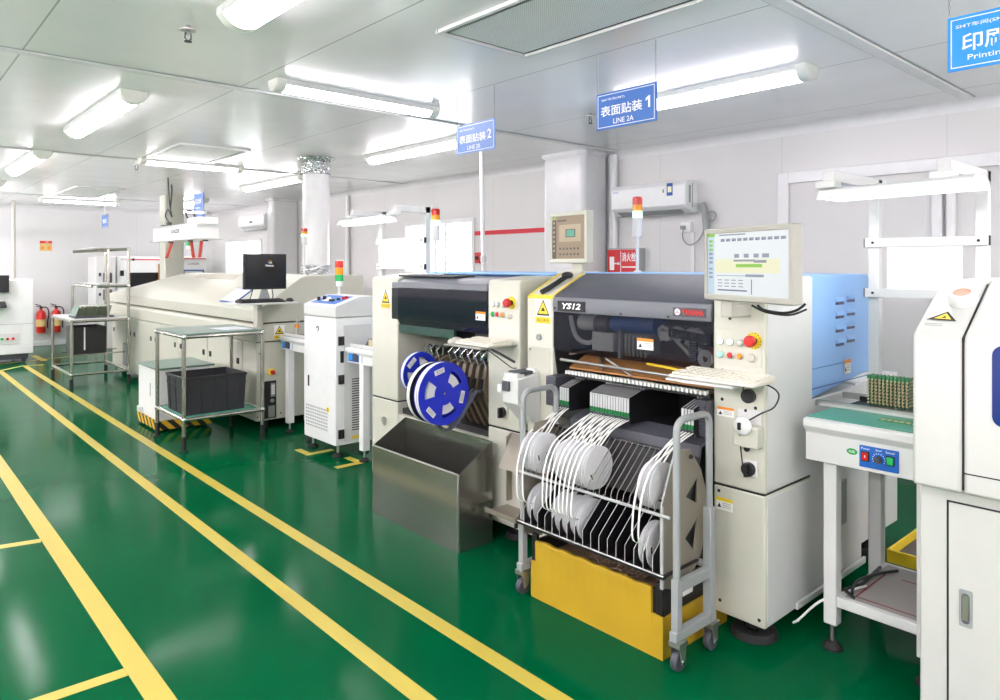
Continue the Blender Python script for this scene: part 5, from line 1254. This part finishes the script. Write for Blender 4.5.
# doors along the lower front
ds = [6.5, 7.4, 8.3, 9.2, 10.1, 11.1]
for i in range(5):
    d = build('lower_door', MB().box(2.618, 2.632, ds[i] + .008, ds[i + 1] - .008, .12, .795), 'cream', t, bevel=.003)
    build('door_latch', MB().box(2.610, 2.618, ds[i] + .07, ds[i] + .12, .575, .63).box(2.610, 2.618, ds[i + 1] - .12, ds[i + 1] - .07, .575, .63), 'black', d, bevel=.002)
    if i == 4: build('door_vent', MB().box(2.6145, 2.619, 10.3, 10.55, .16, .45).use('mgrey').box(2.6135, 2.6146, 10.32, 10.53, .17, .44), 'black', d)
build('blue_badge', MB().add([(2.6185, 6.62 + .05 * math.cos(a), .742 + .03 * math.sin(a)) for a in [2 * PI * k / 3 - PI / 2 for k in range(3)]], [(0, 1, 2)]), 'inkblue', t)
# the end wall facing the viewer
E_ = A
build('end_seam', MB().box(2.625, 3.5, E_ + .003, E_ + .0075, .80, .806), 'ink', t)
build('warning_card', warn_sign(MB(), 'y', (2.845, E_ + .005, .885), .10, .125), 'label', t)
es = build('emergency_stop', MB().use('yellow').box(2.74, 2.795, E_ - .012, E_ + .01, .50, .555), 'orange', t, bevel=.004)
build('stop_knob', MB().cyl((2.768, E_ - .045, .527), 'y', .018, .035, 16), 'red', es)
build('mains_panel', MB().use('ink').box(2.70, 2.815, E_ + .004, E_ + .01, .085 + .02, .445).use('mgrey').box(2.762, 2.805, E_ + .002, E_ + .005, .30, .425).use('label').box(2.768, 2.80, E_ + .001, E_ + .003, .32, .41).use('steel').cyl((2.775, E_ - .004, .265), 'y', .018, .01, 14).box(2.74, 2.80, E_ + .002, E_ + .005, .115, .22), 'ink', t)
build('end_screws', MB().cyl((2.66, E_ + .005, .70), 'y', .007, .004, 10).cyl((2.68, E_ + .005, .38), 'y', .007, .004, 10).cyl((2.64, E_ + .005, .13), 'y', .007, .004, 10).cyl((2.86, E_ + .005, .14), 'y', .007, .004, 10), 'ink', t)
build('white_block', MB().box(2.64, 2.70, E_ + .02, E_ + .10, .962, 1.015), 'white', t, bevel=.006)
for x, y in ((2.75, 6.32), (3.5, 6.32), (2.75, 8.4), (3.5, 8.4), (2.75, 11.0), (3.5, 11.0)):
    k = build('caster', MB().box(x - .03, x + .03, y - .03, y + .03, .07, .092), 'dgrey', t)
    build('wheel', MB().cyl((x, y - .012, .036), 'y', .036, .024, 18), 'rubber', k)
tower(t, 3.15, 6.32, 1.398, 1.70, 1.845, .03)
# monitor shelf reaching out of the oven end
build('shelf_post', MB().box(2.60, 2.65, 6.12, 6.205, .83, 1.16), 'creamdark', t, bevel=.004)
tr = build('monitor_shelf', MB().box(2.33, 2.88, 5.88, 6.19, 1.16, 1.175), 'lgrey', t, bevel=.003)
r = thing('monitor', 'black monitor on the oven shelf showing a dark screen with tiny coloured logo', 'monitor', (2.66, 6.1, 1.175))
ang = math.radians(-4)
def RM(mb): return mb.xf(Matrix.Translation((2.66, 6.1, 0)) @ Matrix.Rotation(ang, 4, 'Z') @ Matrix.Translation((-2.71, -6.46, 0)))
build('casing', RM(MB().box(2.518, 2.902, 6.44, 6.475, 1.285, 1.598)), 'black', r, bevel=.006)
build('screen', RM(MB().box(2.531, 2.889, 6.4385, 6.4405, 1.30, 1.586)), 'screenoff', r)
l = MB()
for m, dx_, dz_ in (('redlens', 0, 0), ('green', 1, 0), ('bluebright', 0, -1), ('yellow', 1, -1)): l.use(m).box(2.735 + .017 * dx_, 2.750 + .017 * dx_, 6.4365, 6.4385, 1.53 + .017 * dz_, 1.545 + .017 * dz_)
l.use('inkwhite'); text(l, 'Windows', (2.745, 6.4385, 1.495), .018, YR, YU, width=.075, bold=.03); build('screen_logo', RM(l), 'inkwhite', r)
build('stand', RM(MB().prism([(2.66, 1.19), (2.69, 1.29), (2.74, 1.29), (2.77, 1.19)], 'y', 6.475, 6.495).box(2.62, 2.80, 6.42, 6.54, 1.175, 1.19)), 'mgrey', r, bevel=.003)
build('cables', RM(MB().tube(sm([(2.79, 6.5, 1.29), (2.80, 6.5, 1.22), (2.79, 6.52, 1.18)]), .004).tube(sm([(2.62, 6.5, 1.29), (2.6, 6.52, 1.2), (2.56, 6.53, 1.18)]), .004)), 'black', r)
k = keyboard('dark keyboard under the black monitor on the oven shelf', 0, 0, 0, .40, .13, 0, 'black')
k.location = (2.56, 5.95, 1.176); k.rotation_euler = (0, 0, PI / 2)
mouse('black mouse at the end of the oven shelf', 2.83, 5.96, 1.176, 'black', PI / 2)
cl = thing('clipboard', 'blue edged clipboard with papers lying on the oven hood slope', 'clipboard', (2.72, 7.0, 1.15))
def hs(x, y, l): 
    z = 1.105 + (x - 2.66) * .7; return (x - .57 * l, y, z + .82 * l)
def slab(mb, x0, x1, y0, y1, l0, l1):
    return mb.add([hs(x, y, l) for l in (l0, l1) for y in (y0, y1) for x in (x0, x1)], [(0, 2, 3, 1), (4, 5, 7, 6), (0, 1, 5, 4), (2, 6, 7, 3), (0, 4, 6, 2), (1, 3, 7, 5)])
build('board', slab(MB(), 2.69, 2.88, 6.85, 7.25, .002, .009), 'inkblue', cl)
build('sheets', slab(slab(MB(), 2.70, 2.875, 6.87, 7.05, .009, .012), 2.705, 2.87, 7.07, 7.24, .009, .012), 'paper', cl)

# ------------------------------------------------------------------ exhaust duct wrapped in foil
t = thing('exhaust_duct', 'white round exhaust duct with crumpled foil collars from oven hood to ceiling', 'duct', (3.48, 6.72, 1.4))
dr = .137
build('pipe', MB().lathe([(dr * .97, 1.42), (dr, 1.5), (dr * .985, 1.8), (dr, 2.1), (dr * .99, 2.46)], (3.48, 6.72, 0), 'z', 32), 'trim', t)
rn = random.Random(9)
def crumple(z0, z1, r0, fl=0):
    m = MB(); n, k = 40, 7; vs = []
    for i in range(k + 1):
        z = z0 + (z1 - z0) * i / k; rr = r0 + (fl * max(0, (i - k + 2)) if fl else 0)
        for j in range(n):
            a = 2 * PI * j / n; q = rr + rn.uniform(-.007, .007); vs.append((3.48 + q * math.cos(a), 6.72 + q * math.sin(a), z + rn.uniform(-.005, .005)))
    return m.add(vs, [(i * n + j, i * n + (j + 1) % n, (i + 1) * n + (j + 1) % n, (i + 1) * n + j) for i in range(k) for j in range(n)])
build('foil_collar', crumple(2.43, 2.597, dr + .008, .022), 'foil', t, angle=5)
build('foil_collar', crumple(1.402, 1.50, dr + .012), 'foil', t, angle=5)

# ------------------------------------------------------------------ ioniser bar hung above the oven
t = thing('ioniser_bar', 'white ioniser hood hung by cables from the ceiling above the oven', 'ioniser', (2.85, 8.8, 1.8))
build('body', MB().prism([(2.76, 1.80), (2.76, 1.955), (2.80, 1.985), (2.97, 1.985), (3.02, 1.95), (3.02, 1.80)], 'y', 8.15, 9.72), 'white', t, bevel=.008)
build('end_box', MB().box(2.78, 3.0, 8.13, 8.5, 1.96, 2.04), 'white', t, bevel=.006)
build('bottom_lip', MB().box(2.73, 3.05, 8.12, 9.76, 1.788, 1.802), 'lgrey', t, bevel=.003)
l = MB().use('ink'); text(l, 'IONIZER', (2.76, 8.85, 1.90), .045, XR, XU, width=.32, bold=.02); l.use('mgrey').box(2.758, 2.76, 9.4, 9.6, 1.83, 1.84).box(2.758, 2.76, 8.45, 8.58, 1.86, 1.87); build('lettering', l, 'ink', t)
build('connector_block', MB().box(2.85, 2.95, 9.62, 9.72, 1.985, 2.01), 'dgrey', t)
for cx, cy, cz, cr, ch in ((2.86, 9.4, 1.985, .03, .05), (2.88, 8.7, 1.985, .025, .03), (2.85, 9.3, 1.77, .03, .025), (2.85, 8.6, 1.77, .03, .025), (2.9, 8.25, 1.77, .03, .025)): build('connector', MB().cyl((cx, cy, cz), 'z', cr, ch, 12), 'dgrey', t)
build('suspension_cables', MB().tube(sm([(2.86, 9.4, 2.03), (2.86, 9.55, 2.12), (2.86, 9.45, 2.2), (2.86, 9.3, 2.1), (2.86, 9.38, 2.25), (2.86, 9.42, 2.45), (2.86, 9.45, 2.6)]), .008, 7).tube(sm([(2.86, 9.36, 2.2), (2.86, 9.3, 2.42), (2.86, 9.32, 2.5)]), .009, 7).tube(sm([(2.88, 8.72, 2.02), (2.88, 8.85, 2.12), (2.88, 8.7, 2.14), (2.88, 8.55, 2.08), (2.88, 8.55, 1.99)]), .01, 7), 'black', t)
build('suspension_wires', MB().tube([(2.9, 9.6, 1.99), (2.9, 9.6, 2.6)], .003, 5).tube([(2.9, 8.3, 2.03), (2.9, 8.3, 2.6)], .003, 5), 'mgrey', t)
for y, dx_ in ((9.3, -.05), (8.6, .02), (8.25, -.02)):
    build('red_ribbon', MB().add([(2.86 + s_ * .018 + dx_ * f, y - dx_ * f, 1.775 - .19 * f) for f in (0, .33, .66, 1) for s_ in (-1, 1)], [(2 * i, 2 * i + 1, 2 * i + 3, 2 * i + 2) for i in range(3)]), 'ribbon', t, solid=.004)

# ------------------------------------------------------------------ tube tables
def joint(mb, p, r=.024): return mb.ball(p, r, 1, 1, 1, 10)
t = thing('tube_table', 'stainless tube table with green mat top beside the oven, black crate on its shelf', 'table', (2.2, 6.3, 0), 'tube tables')
tx0, tx1, ty0, ty1, tz, sz = 1.915, 2.565, 5.93, 6.62, .92, .255
for x, y in ((tx0, ty0), (tx1, ty0), (tx0, ty1), (tx1, ty1)):
    k = build('leg', MB().cyl((x, y, .11), 'z', .0165, tz - .09, 12), 'steeltube', t)
    build('foot_sleeve', MB().cyl((x, y, .012), 'z', .019, .11, 12).cyl((x, y, 0), 'z', .034, .012, 16), 'rubber', k)
for z in (tz, sz):
    m = MB()
    for a, b_ in (((tx0, ty0), (tx1, ty0)), ((tx1, ty0), (tx1, ty1)), ((tx1, ty1), (tx0, ty1)), ((tx0, ty1), (tx0, ty0))): m.tube([a + (z,), b_ + (z,)], .0165, 10)
    f = build('top_frame' if z == tz else 'shelf_frame', m, 'steeltube', t)
    jm = MB()
    for x in (tx0, tx1):
        for y in (ty0, ty1): joint(jm, (x, y, z))
    build('joints', jm, 'chrome', f)
build('top_board', MB().box(tx0 - .01, tx1 + .01, ty0 - .01, ty1 + .01, tz + .015, tz + .027), 'greenglass', t, bevel=.003)
build('shelf_board', MB().box(tx0 + .02, tx1 - .02, ty0 + .02, ty1 - .02, sz + .003, sz + .013), 'greenmat', t)
sp_ = tag(build('paper_sheets', MB().box(2.28, 2.52, 6.02, 6.16, .9472, .949).use('screengrey').box(2.30, 2.40, 6.03, 6.15, .949, .9495).use('paper').box(2.26, 2.50, 6.06, 6.30, .9495, .951).rotz(.12, (2.4, 6.15, 0)), 'paper'), 'printed sheets of paper lying on the green topped tube table', 'paper')
def crate(lab, x0, x1, y0, y1, z, h):
    r = thing('plastic_crate', lab, 'crate', ((x0 + x1) / 2, (y0 + y1) / 2, z), 'black plastic crates')
    e = .02
    m = MB()
    def ring(zz, k): return [(x0 + k, y0 + k, zz), (x1 - k, y0 + k, zz), (x1 - k, y1 - k, zz), (x0 + k, y1 - k, zz)]
    o0, o1, i1, i0 = ring(z, .018), ring(z + h, .006), ring(z + h, .014), ring(z + .012, .026)
    m.add(o0 + o1 + i1 + i0, [(3, 2, 1, 0)] + [(i, (i + 1) % 4, 4 + (i + 1) % 4, 4 + i) for i in range(4)] + [(4 + i, 4 + (i + 1) % 4, 8 + (i + 1) % 4, 8 + i) for i in range(4)] + [(8 + i, 8 + (i + 1) % 4, 12 + (i + 1) % 4, 12 + i) for i in range(4)] + [(12, 13, 14, 15)])
    build('shell', m, 'crateblack', r)
    rm = MB().box(x0, x1, y0, y0 + .012, z + h - .02, z + h).box(x0, x1, y1 - .012, y1, z + h - .02, z + h).box(x0, x0 + .012, y0, y1, z + h - .02, z + h).box(x1 - .012, x1, y0, y1, z + h - .02, z + h)
    rm.box(x0 + .004, x1 - .004, y0 + .004, y0 + .012, z + h * .74, z + h * .77).box(x0 + .004, x0 + .012, y0 + .004, y1 - .004, z + h * .74, z + h * .77)
    build('rim', rm, 'crateblack', r, bevel=.002)
    rbm = MB()
    for k in range(5): 
        x = x0 + (x1 - x0) * (k + .5) / 5; rbm.prism([(y0 + .001, z + h - .02), (y0 + .010, z + .01), (y0 + .026, z + .01), (y0 + .014, z + h - .02)], 'x', x - .008, x + .008)
    for k in range(3):
        y = y0 + (y1 - y0) * (k + .5) / 3; rbm.prism([(x0 + .001, z + h - .02), (x0 + .010, z + .01), (x0 + .026, z + .01), (x0 + .014, z + h - .02)], 'y', y - .008, y + .008)
    build('ribs', rbm, 'crateblack', r)
    return r
crate('black plastic crate on the lower shelf of the green topped tube table', 1.935, 2.46, 6.0, 6.46, .269, .31)

t = thing('tube_table', 'stainless tube rack table with upper shelf frame beyond the oven end', 'table', (2.2, 10.4, 0), 'tube tables')
ux0, ux1, uy0, uy1, uz = 1.87, 2.50, 9.82, 10.95, .815
for x, y, zt in ((ux0, uy0, uz), (ux1, uy0, 1.70), (ux0, uy1, uz), (ux1, uy1, 1.70)):
    k = build('leg', MB().cyl((x, y, .11), 'z', .018, zt - .11, 12), 'steeltube', t)
    build('foot_sleeve', MB().cyl((x, y, .0), 'z', .022, .12, 12), 'rubber', k)
for z, nm in ((uz, 'top_frame'), (.17, 'bottom_frame')):
    m = MB()
    for a, b_ in (((ux0, uy0), (ux1, uy0)), ((ux1, uy0), (ux1, uy1)), ((ux1, uy1), (ux0, uy1)), ((ux0, uy1), (ux0, uy0))): m.tube([a + (z,), b_ + (z,)], .017, 10)
    build(nm, m, 'steeltube', t)
build('upper_frame', MB().tube([(ux1, uy0, 1.70), (ux1, uy1, 1.70)], .018).tube([(ux1, uy0, 1.70), (2.12, uy0 + .1, 1.68)], .018).tube([(ux1, uy1, 1.70), (2.1, uy1, 1.68)], .018).tube([(ux1, uy0, 1.235), (2.16, uy0 + .05, 1.235)], .018).tube([(ux1, uy1, 1.235), (2.1, uy1, 1.235)], .018).tube([(2.1, uy0 + .05, 1.235), (2.1, uy1, 1.235)], .018).tube([(2.1, uy1, .83), (2.1, uy1, 1.235)], .016).tube([(2.28, uy0 + .05, .83), (2.28, uy0 + .05, 1.7)], .016), 'steeltube', t)
build('upper_shelf', MB().box(2.15, 2.5, uy0 + .05, uy1, 1.712, 1.722).box(2.18, 2.49, uy0 + .08, uy1 - .02, 1.252, 1.262), 'lgrey', t)
build('top_board', MB().box(ux0, ux1, uy0, uy1, uz + .015, uz + .028), 'lgrey', t)
build('joints', joint(joint(joint(joint(MB(), (ux1, uy0, uz)), (ux1, uy0, 1.235)), (ux1, uy0, 1.70)), (ux0, uy0, .17)), 'chrome', t)
mg = thing('board_magazine', 'magazine tray holding slanted green circuit boards on the far tube table', 'magazine', (2.15, 10.1, .845))
build('base', MB().box(1.93, 2.36, 9.92, 10.3, .845, .868), 'dgrey', mg)
bd = MB(); rn = random.Random(2)
for k in range(16):
    x = 1.97 + .024 * k; bd.use('greenglass' if k % 3 == 0 else 'olive').prism([(x - .03, .868), (x - .024, .868), (x + .014, .868 + .12 + .006 * (k % 2)), (x + .008, .868 + .12)], 'y', 9.95, 10.27)
build('slanted_boards', bd, 'comp', mg)
bk = thing('storage_box', 'black lidless box hanging under the far tube table', 'box', (2.08, 10.15, .4))
build('walls', openbox(MB(), 1.92, 2.28, 9.96, 10.4, .40, .73, .01), 'black', bk)
build('shelf_bars', MB().box(1.87, 2.5, 9.95, 9.97, .385, .40).box(1.87, 2.5, 10.4, 10.42, .385, .40), 'steeltube', bk)
build('strap', MB().box(2.03, 2.045, 9.952, 9.96, .45, .73), 'label', bk)

# white trolley half hidden behind the near tube table
t = thing('white_trolley', 'white cabinet trolley with hazard striped base behind the tube table', 'trolley', (2.2, 7.0, 0))
build('body', MB().box(1.96, 2.42, 6.76, 7.36, .10, .56), 'white', t, bevel=.01)
build('lid', MB().box(1.94, 2.46, 6.74, 7.38, .56, .575), 'greenglass', t, bevel=.004)
build('hazard_skirt', MB().box(1.952, 2.43, 6.752, 7.37, .02, .10), 'hazard', t)
build('door_line', MB().box(1.957, 1.96, 6.98, 6.985, .3, .42).use('lgrey').box(2.08, 2.40, 6.752, 6.76, .28, .50), 'ink', t)
build('side_fitting', MB().box(1.93, 1.96, 7.2, 7.3, .12, .17).use('green').box(2.1, 2.14, 6.745, 6.752, .50, .53), 'lgrey', t)
for x, y in ((2.0, 6.8), (2.38, 6.8), (2.0, 7.32), (2.38, 7.32)): build('caster', MB().cyl((x, y - .01, .02), 'y', .02, .02, 12), 'rubber', t)

# ------------------------------------------------------------------ machines at the far end
t = thing('console_machine', 'white console machine with coloured buttons at the far end, cut by the picture edge', 'machine', (1.3, 13.4, 0))
build('cabinet', MB().box(.6, 1.965, 13.0, 13.8, .14, 1.275), 'white', t, bevel=.01)
build('cabinet_line', MB().box(.6, 1.96, 12.996, 13.0, .595, .60).use('lgrey').box(1.45, 1.78, 12.99, 13.0, .3, .46), 'mgrey', t)
for x, m in ((1.56, 'greenlens'), (1.63, 'redlens'), (1.70, 'redlens')): build('button', MB().cyl((x, 12.975, .38), 'y', .02, .016, 14), m, t)
build('base', MB().box(.65, 1.9, 13.04, 13.76, .06, .14), 'dgrey', t)
for x in (1.85, .8):
    build('caster', MB().cyl((x, 13.08, .035), 'y', .035, .03, 14), 'dgrey', t)
r = thing('monitor', 'black monitor beside the white console machine at the picture edge', 'monitor', (1.45, 12.9, 1.09))
build('casing', MB().box(1.24, 1.637, 12.88, 12.93, 1.09, 1.345), 'black', r, bevel=.006)
build('wall_mount', MB().box(1.4, 1.46, 12.93, 13.0, 1.15, 1.25), 'dgrey', r)
build('keyboard_ledge', MB().prism([(12.82, .88), (12.99, .95), (12.99, .93), (12.86, .86)], 'x', 1.2, 1.6), 'black', t)
t = thing('inspection_machine', 'white machine with red stripe and dark screens against the far wall', 'machine', (4.2, 14.6, 0))
build('cabinet', MB().box(3.45, 4.9, 14.3, 15.1, .0, 1.66), 'white', t, bevel=.01)
build('dark_window', MB().box(3.62, 4.15, 14.285, 14.3, 1.02, 1.36), 'screenoff', t)
build('open_bay', MB().box(4.15, 4.5, 14.285, 14.3, 1.05, 1.52), 'brown', t)
build('bay_parts', MB().use('lgrey').box(4.22, 4.36, 14.25, 14.29, 1.1, 1.42).use('yellow').box(4.12, 4.24, 14.27, 14.285, 1.14, 1.22), 'lgrey', t)
build('red_stripe', MB().box(3.6, 4.88, 14.293, 14.3, 1.59, 1.61), 'wallred', t)
l = MB().use('ink').cyl((3.72, 14.29, 1.60), 'y', .025, .01, 14).box(3.5, 3.56, 14.285, 14.3, 1.3, 1.4); text(l, 'AOI', (3.55, 14.299, 1.605), .03, YR, YU); build('marks', l, 'ink', t)
build('lower_screen', MB().box(3.62, 3.98, 14.285, 14.3, .75, .98), 'dgrey', t)
t = thing('grey_cabinet', 'narrow grey cabinet with vents left of the far red striped machine', 'cabinet', (3.25, 14.5, 0))
build('body', MB().box(3.08, 3.40, 14.2, 14.8, .0, 1.65), 'lgrey', t, bevel=.01)
build('vents', MB().box(3.2, 3.34, 14.19, 14.2, 1.15, 1.36).box(3.2, 3.34, 14.19, 14.2, .87, 1.06), 'dgrey', t)
build('latches', MB().box(3.13, 3.16, 14.18, 14.2, 1.3, 1.36).box(3.13, 3.16, 14.18, 14.2, .95, 1.0), 'ink', t)
t = thing('loader_cabinet', 'white cabinet with blue outlined panel and signal lamp behind the oven', 'cabinet', (4.2, 12.9, 0))
build('body', MB().box(3.98, 4.45, 12.6, 13.2, .0, 1.64), 'white', t, bevel=.01)
build('blue_outline', MB().box(4.06, 4.40, 12.59, 12.6, 1.40, 1.42).box(4.06, 4.075, 12.59, 12.6, 1.1, 1.40).box(4.385, 4.40, 12.59, 12.6, 1.1, 1.40), 'bluedk', t)
l = MB().use('ink'); text(l, 'LOADER', (4.23, 12.6, 1.52), .035, YR, YU); build('lettering', l, 'ink', t)
build('red_top_line', MB().box(4.0, 4.44, 12.593, 12.6, 1.60, 1.615), 'wallred', t)
tower(t, 4.22, 12.8, 1.64, 1.78, 2.05, .06, lit='none', body=False)

# ------------------------------------------------------------------ camera, daylight, exposure
cam = bpy.data.cameras.new('camera'); co = bpy.data.objects.new('camera', cam); COL.objects.link(co)
cam.sensor_width = 36; cam.lens = 36 * .710; cam.shift_y = -.085; cam.clip_start = .05
co.location = (0, 0, 1.5); co.rotation_euler = (PI / 2, 0, -math.atan2(637, 710))
scene.camera = co
w = bpy.data.worlds.new('daylight'); scene.world = w; w.use_nodes = True
bg = w.node_tree.nodes['Background']; bg.inputs['Color'].default_value = (.95, .98, 1, 1); bg.inputs['Strength'].default_value = 8.0
scene.view_settings.view_transform = 'Standard'; scene.view_settings.look = 'None'
scene.view_settings.gamma = 1; scene.view_settings.use_curve_mapping = False
scene.view_settings.exposure = 0.07
scene.cycles.use_denoising = True
